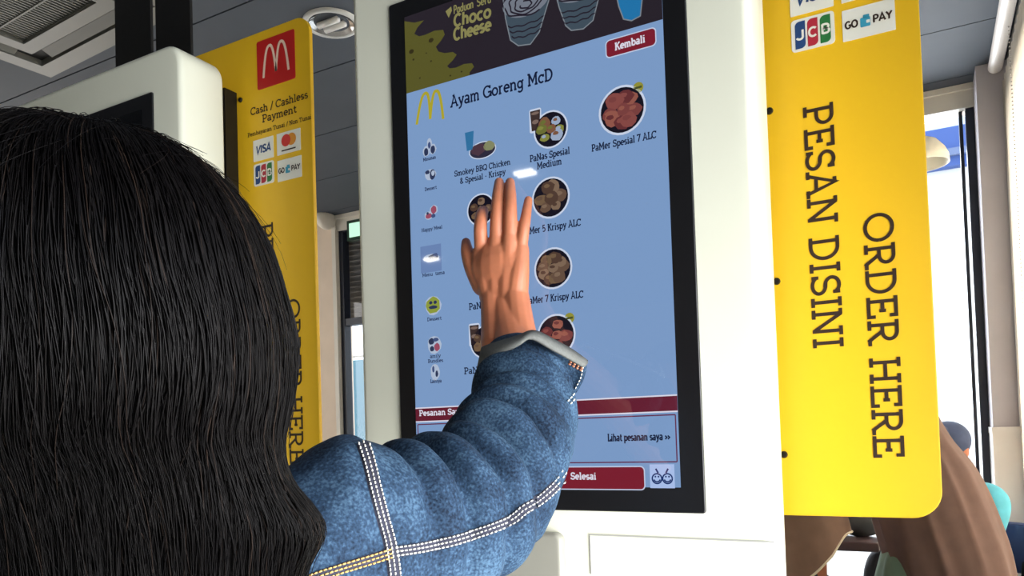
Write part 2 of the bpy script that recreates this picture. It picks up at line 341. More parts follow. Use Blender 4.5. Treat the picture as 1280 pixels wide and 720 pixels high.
# far wall with two glazed openings
WL0, WL1, WR0, WR1, HD = -3.34, -1.5, -.75, .735, 2.715
b = MB()
for x0, x1, z0, z1 in ((LX, WL0 - .05, 0, CZ), (WL1, WR0, 0, CZ), (WL0 - .05, WL1, HD, CZ), (WR0, WR1 + .01, HD, CZ)):
    b.box(((x0 + x1) / 2, FY + .09, (z0 + z1) / 2), (x1 - x0, .18, z1 - z0))
struct(b.build('wall_back', wall_beige))
b = MB(); b.box((.80, FY - .02, (1.09 + CZ) / 2), (.125, .4, CZ - 1.09)); struct(b.build('column', pillar_grey))
b = MB(); b.box((.80, FY - .03, .545), (.135, .43, 1.09)); b.box((.80, FY - .03, 1.085), (.14, .45, .03)); struct(b.build('trim_1', wall_white))
for nm, x0, x1, rail in (('window_1', WL0, WL1, 2.0), ('window_2', WR0, WR1, None)):
    w = MB(); fw = .035
    for x in (x0 + fw / 2, x1 - fw / 2): w.box((x, FY + .03, HD / 2), (fw, .07, HD))
    
    if nm == 'window_1': w.box(((x0 + x1) / 2, FY + .03, HD - .02), (x1 - x0, .07, .04))
    w.box(((x0 + x1) / 2, FY + .03, .04), (x1 - x0, .07, .08))
    if rail: w.box(((x0 + x1) / 2, FY + .03, rail), (x1 - x0, .06, .05))
    if nm == 'window_2': w.box((x1 - .055, FY + .05, HD / 2), (.016, .05, HD))
    o = struct(w.build(nm, frame_dark))
    g = MB(); g.box(((x0 + x1) / 2, FY + .05, HD / 2), (x1 - x0 - .06, .006, HD - .1)); g.build('window_pane', clear, o)
    g = MB(); g.box(((x0 + x1) / 2, FY + .01, HD + .012), (x1 - x0 + .05, .06, .086)); g.box(((x0 + x1) / 2, FY - .015, HD + .068), (x1 - x0 + .05, .05, .028)); g.build('window_header', frame_white, o)
    if nm == 'window_1':
        g = MB(); g.box((x0 - .022, FY + .01, HD / 2), (.035, .1, HD)); g.build('window_jamb', frame_white, o)
# right wall: a long shopfront window towards the room, a solid stretch behind the blind
V0, V1 = -1.8, -.08
b = MB()
for y0, y1, z0, z1 in ((BY, V0, 0, CZ), (V1, FY + .2, 0, .25), (V1, 1.2, .25, CZ), (3.2, FY + .2, .25, CZ), (1.2, 3.2, 2.6, CZ), (V0, V1, 2.55, CZ), (V0, V1, 0, .08)):
    b.box((RX + .08, (y0 + y1) / 2, (z0 + z1) / 2), (.16, y1 - y0, z1 - z0))
struct(b.build('wall_right', wall_white))
for nm, y0, y1, z0, z1 in (('window_3', V0, V1, .08, 2.55), ('window_4', 1.2, 3.2, .25, 2.6)):
    w = MB()
    for y in np.linspace(y0 + .02, y1 - .02, 4 if nm == 'window_3' else 3): w.box((RX + .1, y, (z0 + z1) / 2), (.06, .04, z1 - z0))
    w.box((RX + .1, (y0 + y1) / 2, z0 + .02), (.06, y1 - y0, .04)); w.box((RX + .1, (y0 + y1) / 2, z1 - .02), (.06, y1 - y0, .04))
    o = struct(w.build(nm, frame_dark)); g = MB(); g.box((RX + .1, (y0 + y1) / 2, (z0 + z1) / 2), (.006, y1 - y0 - .05, z1 - z0 - .05)); g.build('window_pane', clear, o)
# outside: bright paving and the place over the road
m = noisy(mat('paving', (214, 212, 206), .8), 3, .06)
b = MB(); b.box((0, 4.5, -.16), (60, 60, .1)); struct(b.build('pavement', m))
b = thing('building', 'pale blue building with a white parapet seen through the far window', 'building', (3.2, 14, 0))
w = MB()
p0, p1 = onY(1120, 300, 14), onY(1300, 120, 14)
zt = onY(1190, 158, 14)[2]; zb = onY(1190, 207, 14)[2]
w.box((2.0, 15.5, (zt + zb) / 2), (9, 3, zt - zb)); w.build('upper_storey', mat('facade_blue', (70, 96, 160), .8), b)
w = MB(); w.box((2.0, 15.7, zb / 2), (8.6, 3, zb)); w.build('ground_storey', mat('facade_white', (236, 236, 232), .8), b)
w = MB(); w.prism([(-2.4, zt)] + [(x, zt + .25 + .22 * math.sin(x * 1.9) + .12 * math.sin(x * 5)) for x in np.linspace(6.4, -2.4, 24)][:0] + [(6.4, zt), (6.4, zt + .5), (4.5, zt + .75), (2.6, zt + .6), (.5, zt + .3), (-2.4, zt + .2)], 14.0, 14.4); w.build('parapet', mat('parapet', (190, 205, 235), .8), b)
w = MB(); w.box((2.0, 13.97, zb + .22), (9, .1, .12)); w.build('ledge', mat('ledge', (110, 125, 160), .8), b)
b = thing('street_banner', 'pale blue upright banner with red marks outside the left window', 'banner', (-3.9, 4.3, 0))
w = MB(); w.box((-3.75, 4.4, .95), (.62, .02, 1.75)); w.build('cloth', mat('banner_blue', (110, 165, 195), .7), b)
w = MB()
for k in range(9): w.box((-3.62 + .02 * (k % 2), 4.386, 1.62 - .13 * k), (.07, .006, .09), Matrix.Rotation(.5 * (-1) ** k, 3, 'Y'))
w.build('red_mark', mat('banner_red', (190, 60, 60), .7), b)
w = MB(); w.tube([(-4.06, 4.42, -.1), (-4.06, 4.42, 1.9)], .012, 10); w.tube([(-4.06, 4.42, 1.86), (-3.44, 4.42, 1.86)], .01, 8); w.build('pole', steel, b)
blind_m = noisy(mat('blind_cream', (228, 220, 206), .8), 30, .03); nt = blind_m.node_tree; tl = N(blind_m, 'ShaderNodeBsdfTranslucent'); tl.inputs[0].default_value = (*lin((236, 228, 214)), 1); mx = N(blind_m, 'ShaderNodeMixShader'); mx.inputs[0].default_value = .5
nt.links.new(nt.nodes['Principled BSDF'].outputs[0], mx.inputs[1]); nt.links.new(tl.outputs[0], mx.inputs[2]); nt.links.new(mx.outputs[0], nt.nodes['Material Output'].inputs[0])
b = thing('window_shade', 'grey slatted shade behind the upper pane of the left window', 'blind', (-2.9, FY + .14, 2.0))
w = MB()
for i in range(17): w.box((-3.0, FY + .14, 2.03 + i * .04), (.9, .047, .004), Matrix.Rotation(1.25, 3, 'X'))
w.build('slats', noisy(mat('shade_grey', (150, 143, 134), .7), 12, .1), b)
w = MB(); w.box((-3.0, FY + .14, 2.69), (.92, .06, .05)); w.build('headrail', frame_dark, b)
# blind in front of the right wall, seen at the edge of the picture
b = thing('roller_blind', 'cream vertical blind hanging by the right wall beside the grey column', 'blind', (RX, 2.3, 0))
w = MB(); pts = [(RX - .012 - .006 * math.cos(2 * PI * i / 4), .95 + i * .0205) for i in range(115)]
vs = [(x, y, z) for z in (.12, 2.7) for x, y in pts]; n = len(pts)
w.add(vs, [(i, i + 1, n + i + 1, n + i) for i in range(n - 1)]); o = w.build('fabric', blind_m, b, True)
sm = o.modifiers.new('thick', 'SOLIDIFY'); sm.thickness = .002
w = MB(); w.tube([(RX - .045, 0.4, 2.768), (RX - .045, 3.24, 2.768)], .03, 20); w.build('headrail', mat('rail_white', (232, 226, 220), .4), b, True, 40)
w = MB()
for i in range(120): w.ball((RX - .035, 2.72, 2.72 - i * .016), .0035, 6, 4)
w.build('ball_chain', mat('chain_white', (200, 192, 184), .4), b, True)

# ------------------------------------------------------------------ ordering kiosks
HW, KT, KD = .305, 1.897, .10          # half width, top, depth
def kiosk(cx, label):
    k = thing('order_kiosk', label, 'kiosk', (cx, .05, 0), 'self-order kiosks')
    w = MB(); w.prism(rrect(cx - HW, .62, cx + HW, KT, .045), 0, KD, .011, .008)
    w.build('body', white_plastic, k, True, 40)
    w = MB(); w.box((cx, .06, .36), (.34, .07, .56)); w.prism(rrect(cx - .17, .05, cx + .17, .64, .01), .02, .10, .004); w.build('pedestal', white_plastic, k, True, 30)
    w = MB(); w.box((cx, .06, .012), (.56, .22, .024)); w.build('base_plate', steel, k)
    w = MB(); w.prism(rrect(cx - .229, 1.048, cx + .229, 1.816, .004), -.0035, .01, .002); w.build('bezel', bezel_black, k, True, 40)
    w = MB(); w.prism(rrect(cx - .24, .70, cx + .037, 1.0185, .012), -.014, .01, .006); w.build('scanner_cover', grey_plastic, k, True, 40)
    w = MB(); w.box((cx + .19, -.0004, 1.0165), (.235, .0016, .0018)); w.box((cx + .0735, -.0004, .99), (.0012, .0016, .05)); w.build('panel_seam', seam_grey, k)
    return k
K1 = kiosk(0, 'white self-order kiosk with lit menu screen the girl is touching')
K2 = kiosk(-1.012, 'white self-order kiosk half hidden behind the girl\'s head')
w = MB(); w.prism(rrect(-1.012 - .199, 1.08, -1.012 + .199, 1.7885, .001), -.0045, .002); w.build('display', mat('screen_dark', (10, 11, 14), .08), K2)

# the lit display: every element lies in the plane of the glass
YD = -.0042
def S(x, y): q = onY(x, y, 0); return np.array([q[0], q[2]])
LAY = [0]
def ly(): return YD - .00012 * LAY[0]
AX, AZ0, AZ1 = .19925, 1.08, 1.7885
w = MB(); w.prism([(-AX, AZ0), (AX, AZ0), (AX, AZ1), (-AX, AZ1)], YD, .004)
DISP = w.build('display', ui('blue', (121, 152, 195)), K1); DISP['label'] = 'lit blue touch screen'
def part(mb, name, mats, smooth=False): return mb.build(name, mats, DISP, smooth)
BZ = 1.6715
LAY[0] = 1
w = MB(); w.flat([(-AX, BZ), (AX, BZ), (AX, AZ1), (-AX, AZ1)], ly()); w.m = 1
LAY[0] = 2
ch = [S(*p) for p in ((508, 28), (520, 30), (532, 27), (524, 36), (520, 44), (526, 47), (534, 45), (545, 40), (556, 39), (558, 45), (553, 53), (547, 60), (550, 66), (558, 68), (568, 66.5), (573, 70), (568, 77), (561, 84), (564, 87), (572, 86), (582, 81.5), (592, 80.5), (594.5, 85), (589, 92))]
ch = [(-AX, S(508, 28)[1])] + [tuple(p) for p in ch[1:]] + [(ch[-1][0], BZ), (-AX, BZ)]
w.flat(ch, ly()); LAY[0] = 3; w.m = 2
for x, y, r in ((541, 52, 3.4), (516.5, 66, 3.4), (519, 76, 1.5), (541, 78, 1.3), (579, 91, 1.2), (527, 99, 1.2), (565, 96, 1.2), (535, 68, 1)):
    c = S(x, y); w.flat(ellipse(c[0], c[1], r * .0013, r * .001), ly())
part(w, 'banner_picture', [ui('banner', (38, 32, 40)), ui('cheese', (86, 84, 36)), ui('cheese_hole', (50, 44, 20))])
w = MB(); LAY[0] = 3
for s, a, c in (('Paduan', (569, 19.5), (594, 11.5)), ('Seru', (598, 10.5), (616, 5))):
    a, c = S(*a), S(*c); text(w, s, a, c - a, .0125, ly(), .14, SANS, np.linalg.norm(c - a))
for s, a, c in (('Choco', (569, 36), (616, 23)), ('Cheese', (569, 53), (616, 39))):
    a, c = S(*a), S(*c); text(w, s, a, c - a, .0185, ly(), .21, SANS, np.linalg.norm(c - a))
q = [S(*p) for p in ((559, 16), (566, 10), (567, 15), (563, 24))]; w.flat(q, ly())
part(w, 'banner_lettering', ui('pale_yellow', (132, 128, 80)))
def cup(pts, rim, nsw, name, col, blue=False):
    w = MB(); LAY[0] = 3; P = [S(*p) for p in pts]; w.flat(P, ly()); c = np.mean([P[0], P[-1]], 0)
    rx = np.linalg.norm(P[0] - P[-1]) / 2
    LAY[0] = 4; w.m = 1; w.flat(ellipse(c[0], c[1], rx, rx * .62), ly()); LAY[0] = 5
    if not blue:
        w.m = 2
        for k in range(nsw):
            f = 1 - k / nsw; ribbon(w, [(c[0] + rx * f * .95 * math.cos(a) * (1 + .08 * math.sin(5 * a + k)), c[1] - .002 * k + rx * .58 * f * math.sin(a) * (1 + .1 * math.sin(4 * a + 2 * k))) for a in np.linspace(k, k + 5.3, 30)], .0022, ly())
        for k in range(3):
            z = c[1] - rx * (.72 + .22 * k); ribbon(w, [(c[0] + rx * (.85 - .08 * k) * math.sin(a), z - rx * .2 * math.cos(a) + .001 * math.sin(9 * a)) for a in np.linspace(-1.2, 1.2, 16)], .0018, ly())
    w.m = 3; ribbon(w, [P[0]] + P[1:-1] + [P[-1]], .0016, ly())
    part(w, name, [ui(name + '_side', col), ui(name + '_top', (112, 118, 130) if not blue else (70, 150, 200)), ui('choco', (34, 28, 40)), ui('cup_line', (118, 126, 134) if not blue else (90, 160, 205))])
cup([(631, 2), (634, 25), (640, 52), (650, 59), (665, 57), (676, 42), (688, 2)], 0, 4, 'sundae_picture', (62, 76, 88))
cup([(694, -14), (701, 12), (709, 34), (716, 40), (731, 38), (743, 27.5), (755, -20)], 0, 4, 'sundae_picture', (70, 80, 92))
cup([(770, -14), (775, 10), (781, 26), (791, 28), (802, 22), (806, -16)], 0, 3, 'blue_cup_picture', (32, 112, 165), True)
# the arches and the title
LAY[0] = 1
def arches(mb, a, b_, c, d, e, wid, y):
    """left foot, left peak, middle foot, right peak, right foot"""
    for f0, pk, f1 in ((a, b_, c), (c, d, e)):
        f0, pk, f1 = np.array(f0), np.array(pk), np.array(f1); pts = []
        for t in np.linspace(0, 1, 26):
            s = math.sin(PI * t); base = f0 * (1 - t) + f1 * t
            mid = (f0 + f1) / 2; x = mid + (base - mid) * (1 - 0.0 * s); h = 1 - abs(2 * t - 1) ** 2.6
            pts.append(x + (pk - mid) * h)
        P = np.array(pts); ribbon(mb, P, wid, y)
w = MB(); arches(w, S(523, 157), S(533.5, 118), S(539.8, 150), S(547.5, 115), S(556, 150), .0046, ly()); part(w, 'arches_logo', ui('arches', (168, 158, 44)))
navy = ui('navy', (16, 26, 54))
def line(mb, s, a, c, h=None, weight=.13, lay=1, font=GL):
    LAY[0] = lay; a, c = S(*a), S(*c); L = np.linalg.norm(c - a)
    text(mb, s, a, (1, 0), h, ly(), weight, font, L)
w = MB(); line(w, 'Ayam Goreng McD', (565, 136), (693, 103), .0175, .15); part(w, 'title_lettering', navy)
w = MB()
for s, a, c, h in (('Smokey BBQ Chicken', (570, 222), (640, 208), .0085), ('& Spesial - Krispy', (577, 231), (634, 219), .0085), ('PaNas Spesial', (664, 204), (714, 192), .0095), ('Medium', (673, 213), (704, 205), .0095),
                   ('PaMer Spesial 7 ALC', (741, 191), (822, 175), .0095), ('PaMer 5 Krispy ALC', (655, 295), (728, 284), .0095), ('PaMer 7 Krispy ALC', (659, 381), (731, 372), .0095), ('PaNas 2 Krispy', (588, 388), (647, 380), .0095), ('PaNas 2', (582, 468), (617, 465), .0095)):
    w = MB(); line(w, s, a, c, h, .16); part(w, 'dish_lettering', navy)
w = MB()
for s, a, c in (('Minuman', (531, 203), (547, 200)), ('Dessert', (533, 240), (548, 237)), ('Happy Meal', (529, 291), (555, 287)), ('Menu Utama', (530, 347), (558, 344)), ('Dessert', (536, 402), (554, 400)), ('Family', (538, 448), (553, 446)), ('Bundles', (537, 454), (556, 452)), ('Lainnya', (540, 479), (554, 478))):
    w = MB(); line(w, s, a, c, .0052, .18); part(w, 'menu_lettering', ui('navy_soft', (30, 42, 76)))
def ngon(c, rx, rz, n, jit, seed):
    r = random.Random(seed); return [(c[0] + rx * (1 + r.uniform(-jit, jit)) * math.cos(2 * PI * i / n), c[1] + rz * (1 + r.uniform(-jit, jit)) * math.sin(2 * PI * i / n)) for i in range(n)]
rimw = ui('rim_white', (196, 206, 226)); dishb = ui('dish_dark', (20, 18, 30))
def dish(x, y, r, foods, extra=None, n=8, seed=1):
    c = S(x, y); mm = .00118; R_ = r * mm; w = MB(); LAY[0] = 1; w.flat(ellipse(*c, R_ * 1.1, R_ * 1.1), ly()); LAY[0] = 2; w.m = 1; w.flat(ellipse(*c, R_, R_), ly())
    rr = random.Random(seed); mats = [rimw, dishb]
    if extra:
        mats += [ui('glass_drink', (60, 46, 44)), ui('drink_foam', (120, 100, 92))]; e = S(*extra); LAY[0] = 1
        w.m = 0; w.flat(rrect(e[0] - .0092, e[1] - .0165, e[0] + .0092, e[1] + .0165, .003), ly()); LAY[0] = 2
        w.m = 2; w.flat([(e[0] - .006, e[1] - .014), (e[0] + .006, e[1] - .014), (e[0] + .0078, e[1] + .014), (e[0] - .0078, e[1] + .014)], ly()); LAY[0] = 3; w.m = 3; w.flat(ellipse(e[0], e[1] - .002, .005, .003), ly()); w.flat(ellipse(e[0], e[1] + .010, .006, .002), ly())
    k0 = len(mats); mats += [ui('food_%d_%d_%d' % f, f) for f in foods]
    for i in range(n):
        a = 2 * PI * i / (n - 1) + rr.uniform(-.3, .3); d = R_ * (.56 if i < n - 1 else .05); LAY[0] = 3 + i
        q = (c[0] + d * math.cos(a), c[1] + d * math.sin(a)); w.m = k0 + i % len(foods); s = R_ * rr.uniform(.3, .42)
        w.flat(ngon(q, s, s * rr.uniform(.7, 1), 11, .13, seed * 50 + i), ly())
        LAY[0] += .5; w.m = k0 + (i + 1) % len(foods); w.flat(ngon((q[0] - s * .2, q[1] + s * .25), s * .5, s * .3, 8, .2, seed * 70 + i), ly())
    part(w, 'dish_picture', mats)
red = [(118, 62, 60), (142, 84, 72), (98, 46, 48), (130, 70, 66)]; gold = [(98, 76, 62), (122, 100, 82), (78, 58, 48), (110, 88, 66)]
dish(779, 139, 25, red, seed=3, n=9); dish(690, 163, 20, [(128, 130, 62), (150, 165, 190), (120, 82, 60), (104, 108, 50)], (671, 152), 7, 4)
dish(690, 248, 22, gold, seed=5, n=7); dish(693, 336, 22, gold, seed=6, n=10); dish(697, 419, 22, red, seed=8, n=6)
dish(603, 263, 18, gold, seed=9, n=6); dish(607, 428, 18, gold, (595, 419), 6, 10)
w = MB(); LAY[0] = 1; c = S(605, 188); w.flat(ellipse(c[0], c[1] - .001, .0225, .0125), ly()); LAY[0] = 2; w.m = 1; w.flat(ellipse(c[0], c[1] - .001, .021, .011), ly()); LAY[0] = 3
w.m = 2; w.flat(ngon((c[0] - .007, c[1] + .001), .012, .008, 12, .15, 5), ly()); w.m = 3; w.flat(ngon((c[0] + .011, c[1] + .003), .009, .007, 12, .15, 6), ly()); w.m = 4; e = S(589, 178)
w.flat([(e[0] - .005, e[1] - .013), (e[0] + .005, e[1] - .013), (e[0] + .0075, e[1] + .014), (e[0] - .0075, e[1] + .014)], ly()); part(w, 'plate_picture', [rimw, ui('plate', (44, 40, 58)), ui('meat', (74, 52, 64)), ui('rice', (128, 132, 96)), ui('blue_drink', (48, 110, 156))])
for x, y in ((799, 111), (713.5, 398)):
    w = MB(); LAY[0] = 1; c = S(x, y); w.flat(ellipse(*c, .0072, .0072, 14), ly()); LAY[0] = 2; w.m = 1; w.flat([(c[0] - .005, c[1] - .0017), (c[0] + .005, c[1] - .0012), (c[0] + .005, c[1] + .0017), (c[0] - .005, c[1] + .0012)], ly()); part(w, 'new_badge', [ui('badge', (142, 140, 52)), ui('badge_mark', (70, 78, 40))])
# column of menu icons
ic = [ui('icon_white', (170, 184, 206)), ui('icon_dark', (44, 54, 84)), ui('icon_red', (150, 74, 96)), ui('icon_blue', (62, 78, 120)), ui('icon_green', (138, 150, 60)), ui('icon_select', (104, 130, 176))]
def icon(x, y, blobs, sel=False, name='menu_icon'):
    w = MB(); c = S(x, y)
    if sel: LAY[0] = .5; w.m = 5; w.flat([(c[0] - .019, c[1] - .021), (c[0] + .018, c[1] - .021), (c[0] + .018, c[1] + .019), (c[0] - .019, c[1] + .019)], ly())
    for i, (dx, dz, rx, rz, mi) in enumerate(blobs): LAY[0] = 1 + i; w.m = mi; w.flat(ngon((c[0] + dx * .001, c[1] + dz * .001), rx * .001, rz * .001, 12, .1, i), ly())
    part(w, name, ic)
icon(539, 186, [(0, 6, 4.5, 9, 0), (-6, -4, 6, 8, 0), (6, -3, 6, 8, 0), (0, 4, 2.5, 5, 3), (-6, -5, 4, 6, 1), (6, -4, 4, 6, 1), (-6, 2, 3, 1.5, 0)])
icon(540, 219, [(0, 0, 10, 8, 0), (-5, 4, 4, 3, 1), (4, -1, 5, 8, 1), (5, 1, 3, 4, 0)])
icon(541, 267, [(-4, -3, 8, 6, 0), (5, 4, 7, 7, 0), (-4, -4, 6, 4, 2), (5, 4, 5, 6, 2), (4, -5, 4, 3, 3), (-6, 0, 2, 2, 1)])
icon(541, 323, [(0, 0, 14, 6, 0), (4, 1, 9, 4, 1), (8, 3, 4, 3, 3), (-8, -1, 6, 3, 0)], True)
icon(543.5, 382, [(0, 0, 14, 14, 0), (0, 0, 12.5, 12.5, 4), (-4, 4, 3, 2.6, 1), (4, 4, 3, 2.6, 1), (0, -3, 8, 2.6, 1)])
icon(545, 431, [(0, 0, 12, 13, 0), (-5, 5, 5, 5, 1), (3, 7, 5, 3, 3), (5, -4, 5, 6, 2), (-4, -6, 4, 4, 1)])
icon(546, 465, [(0, 0, 8, 12, 0), (-3, 4, 2, 5, 3), (3, -3, 2.4, 5, 1)])
# order bar, summary box and the two buttons at the foot
zt, zb = S(684, 503)[1], S(684, 520)[1]
bar = ui('maroon', (98, 28, 46)); wht = ui('white_text', (214, 212, 226))
w = MB(); LAY[0] = 1; w.flat([(-AX, zb), (AX, zb), (AX, zt), (-AX, zt)], ly()); LAY[0] = 2; w.m = 1
w.flat([(-AX, zt), (AX, zt), (AX, zt + .0018), (-AX, zt + .0018)], ly()); w.flat([(-AX, zb - .0018), (AX, zb - .0018), (AX, zb), (-AX, zb)], ly()); part(w, 'order_bar', [bar, wht])
for tx in (('Pesanan Saya - Makan', (526, 520), (618, 514.5), .0085, .2, 3), ('Kembali', (770, 65), (808, 55), .0098, .2, 3), ('Selesai', (715, 599), (747, 598), .0092, .2, 3)): w = MB(); line(w, *tx); part(w, 'white_lettering', wht)
if 0: line(w, 'Pesanan Saya - Makan', (526, 520), (618, 514.5), .0085, .2, 3); line(w, 'Kembali', (770, 65), (808, 55), .0098, .2, 3); line(w, 'Selesai', (715, 599), (747, 598), .0092, .2, 3); part(w, 'white_lettering', wht)
w = MB(); z1, z0 = zb - .005, S(846, 577)[1]; LAY[0] = 1
for p in (((-.196, z0), (.196, z0)), ((-.196, z1), (.196, z1)), ((-.196, z0), (-.196, z1)), ((.196, z0), (.196, z1))): ribbon(w, p, .0016, ly())
part(w, 'summary_box', ui('box_line', (96, 40, 70)))
for tx in (('Lihat pesanan saya >>', (761, 551.5), (839, 549), .0095, .19, 1), ('Total', (528, 557), (546, 556), .009, .16, 1)): w = MB(); line(w, *tx); part(w, 'summary_lettering', navy)
def button(a, c, name='button'):
    w = MB(); a, c = S(*a), S(*c); LAY[0] = 1; w.flat(rrect(a[0] - .0014, a[1] - .0014, c[0] + .0014, c[1] + .0014, .006), ly()); LAY[0] = 2; w.m = 1; w.flat(rrect(a[0], a[1], c[0], c[1], .005), ly()); part(w, name, [ui('pale_line', (190, 200, 224)), ui('button_red', (120, 28, 44))])
button((760, 74), (820, 36.5)); button((540, 609), (806, 583.5))
w = MB(); c = S(829, 595); LAY[0] = 1; w.flat([(c[0] - .016, c[1] - .015), (c[0] + .016, c[1] - .015), (c[0] + .016, c[1] + .015), (c[0] - .016, c[1] + .015)], ly()); LAY[0] = 2; w.m = 1
for s in (-1, 1):
    ribbon(w, ellipse(c[0] + s * .0068, c[1] - .003, .0062, .0062, 20) + [(c[0] + s * .0068 + .0062, c[1] - .003)], .0018, ly()); ribbon(w, [(c[0] + s * .0068 + .004 * math.cos(a), c[1] - .004 + .003 * math.sin(a)) for a in np.linspace(PI, 2 * PI, 8)], .0018, ly())
    w.flat(ellipse(c[0] + s * .0048, c[1] - .0005, .0012, .0012, 8), ly()); w.flat(ellipse(c[0] + s * .0088, c[1] - .0005, .0012, .0012, 8), ly()); ribbon(w, [(c[0] + s * .005, c[1] + .004), (c[0] + s * .008, c[1] + .0095)], .0022, ly())
part(w, 'access_icon', [ui('icon_pale', (166, 188, 230)), ui('icon_ink', (24, 48, 104))])

# ------------------------------------------------------------------ yellow order signs fixed behind each kiosk
YS = .14; sc = (YS + .9455) / (.1 + .9455)
def Q(X_, Z_): return np.array([CAM[0] + (X_ - CAM[0]) * sc, CAM[2] + (Z_ - CAM[2]) * sc])
blue_i, green_i, red_i = mat('mark_blue', (28, 66, 120), .5), mat('mark_green', (40, 120, 60), .5), mat('mark_red', (178, 36, 56), .5)
def sign(dx, label):
    g = thing('order_sign', label, 'sign', (dx + .42, YS, 0), 'yellow order signs beside the kiosks')
    def D(X_, Z_): q = Q(X_, Z_); return np.array([q[0] + dx, q[1]])
    a, c = D(.10, 1.0365), D(.4845, 1.927)
    w = MB(); w.prism(rrect(a[0], a[1], c[0], c[1], .034), YS, YS + .008, .0015); w.build('panel', sign_yellow, g, True, 40)
    w = MB(); x0 = D(.295, 0)[0]
    w.box((x0 - .03, YS - .016, (.9 + 1.8) / 2 + .02), (.065, .03, .96)); w.build('bracket', black_metal, g)
    for z in (1.803, 1.56, 1.335, 1.115):
        q = D(.307, z + .006 * (z > 1.2)); w = MB(); w.lathe([(.0, -.004), (.004, -.0035), (.005, -.001), (.005, .002)], (q[0], YS, q[1]), 'Y', 14); w.build('bolt', black_metal, g, True, 40)
    yy = YS - .0008
    a, c = D(.353, 1.8165), D(.449, 1.9085); w = MB(); w.prism(rrect(a[0], a[1], c[0], c[1], .004), yy, YS + .001); lp = w.build('logo_plate', sign_red, g)
    L_ = c[0] - a[0]; f = lambda u, v: a + np.array([u, v]) * (c - a)
    w = MB(); arches(w, f(.17, .21), f(.34, .84), f(.505, .27), f(.665, .84), f(.835, .21), .0056, yy - .0004); w.build('arches_logo', sign_cream, lp)
    w = MB()
    for s, p, q, h, wt in (('Cash / Cashless', (.333, 1.7725), (.4785, 1.7725), .0150, .15), ('Payment', (.3625, 1.7525), (.450, 1.7525), .0150, .15), ('Pembayaran Tunai / Non Tunai', (.324, 1.7325), (.4855, 1.7325), .0085, .14)):
        p, q = D(*p), D(*q); text(w, s, p, (1, 0), h, yy, wt, GL, q[0] - p[0])
    w.build('payment_lettering', ink, g)
    w = MB(); zt = D(0, 1.562)[1]
    for s, xb, xt, zs, ze in (('PESAN DISINI', .3485, .384, 1.5625, 1.2475), ('ORDER HERE', .4125, .4465, 1.4115, 1.109)):
        w = MB(); p, q, e = D(xb, zs), D(xt, zs), D(xb, ze); text(w, s, p, (0, -1), q[0] - p[0], yy, .125, GL, p[1] - e[1]); w.build('order_lettering', ink, g)
    for k, (x0, z0, x1, z1) in enumerate(((.338, 1.682, .390, 1.7225), (.399, 1.682, .4575, 1.7225), (.338, 1.6345, .390, 1.6765), (.399, 1.6325, .4585, 1.672))):
        a, c = D(x0, z0), D(x1, z1); w = MB(); w.prism(rrect(a[0], a[1], c[0], c[1], .005 if k == 2 else .001), yy, YS + .001); cd_ = w.build('payment_card', card_white, g)
        f = lambda u, v: a + np.array([u, v]) * (c - a); W_ = c[0] - a[0]; H_ = c[1] - a[1]; w = MB(); y2 = yy - .0004; mm = [blue_i]
        if k == 0: text(w, 'VISA', f(.13, .34), (1, 0), H_ * .36, y2, .22, SANS, W_ * .74, slant=.12)
        if k == 1:
            mm = [mat('mark_orange', (232, 150, 40), .5), mat('mark_scarlet', (214, 44, 40), .5), ink]
            w.flat(ellipse(*f(.63, .6), H_ * .28, H_ * .28), y2); w.m = 1; w.flat(ellipse(*f(.40, .6), H_ * .28, H_ * .28), y2 - .0002); w.m = 2; ribbon(w, [f(.2, .16), f(.8, .16)], H_ * .06, y2)
        if k == 2:
            mm = [blue_i, red_i, green_i, card_white]
            for i in range(3):
                w.m = i; p, q = f(.09 + .29 * i, .08), f(.33 + .29 * i, .92); r = (q[0] - p[0]) * .45
                w.flat(rrect(p[0], p[1], q[0], q[1], r, 6, (0, 1, 0, 1)), y2); w.m = 3
                text(w, 'JCB'[i], ((p[0] + q[0]) / 2, p[1] + H_ * .27), (1, 0), H_ * .3, y2 - .0003, .22, SANS, (q[0] - p[0]) * .92, 'c')
        if k == 3:
            mm = [ink, mat('wallet_cyan', (60, 160, 190), .5), card_white]
            text(w, 'GO', f(.05, .38), (1, 0), H_ * .24, y2, .22, SANS, W_ * .25); text(w, 'PAY', f(.58, .38), (1, 0), H_ * .24, y2, .22, SANS, W_ * .37)
            w.m = 1; p, q = f(.345, .32), f(.535, .62); w.flat(rrect(p[0], p[1], q[0], q[1], .0015), y2); p, q = f(.40, .6), f(.52, .7); w.flat(rrect(p[0], p[1], q[0], q[1], .001), y2); w.m = 2; p, q = f(.46, .42), f(.53, .52); w.flat(rrect(p[0], p[1], q[0], q[1], .001), y2 - .0003)
        w.build('card_mark', mm, cd_)
    return g
sign(0, 'bright yellow order sign right of the lit kiosk, large vertical lettering unobstructed')
sign(-1.0068, 'dimmer yellow order sign with red logo square, left of the lit kiosk')

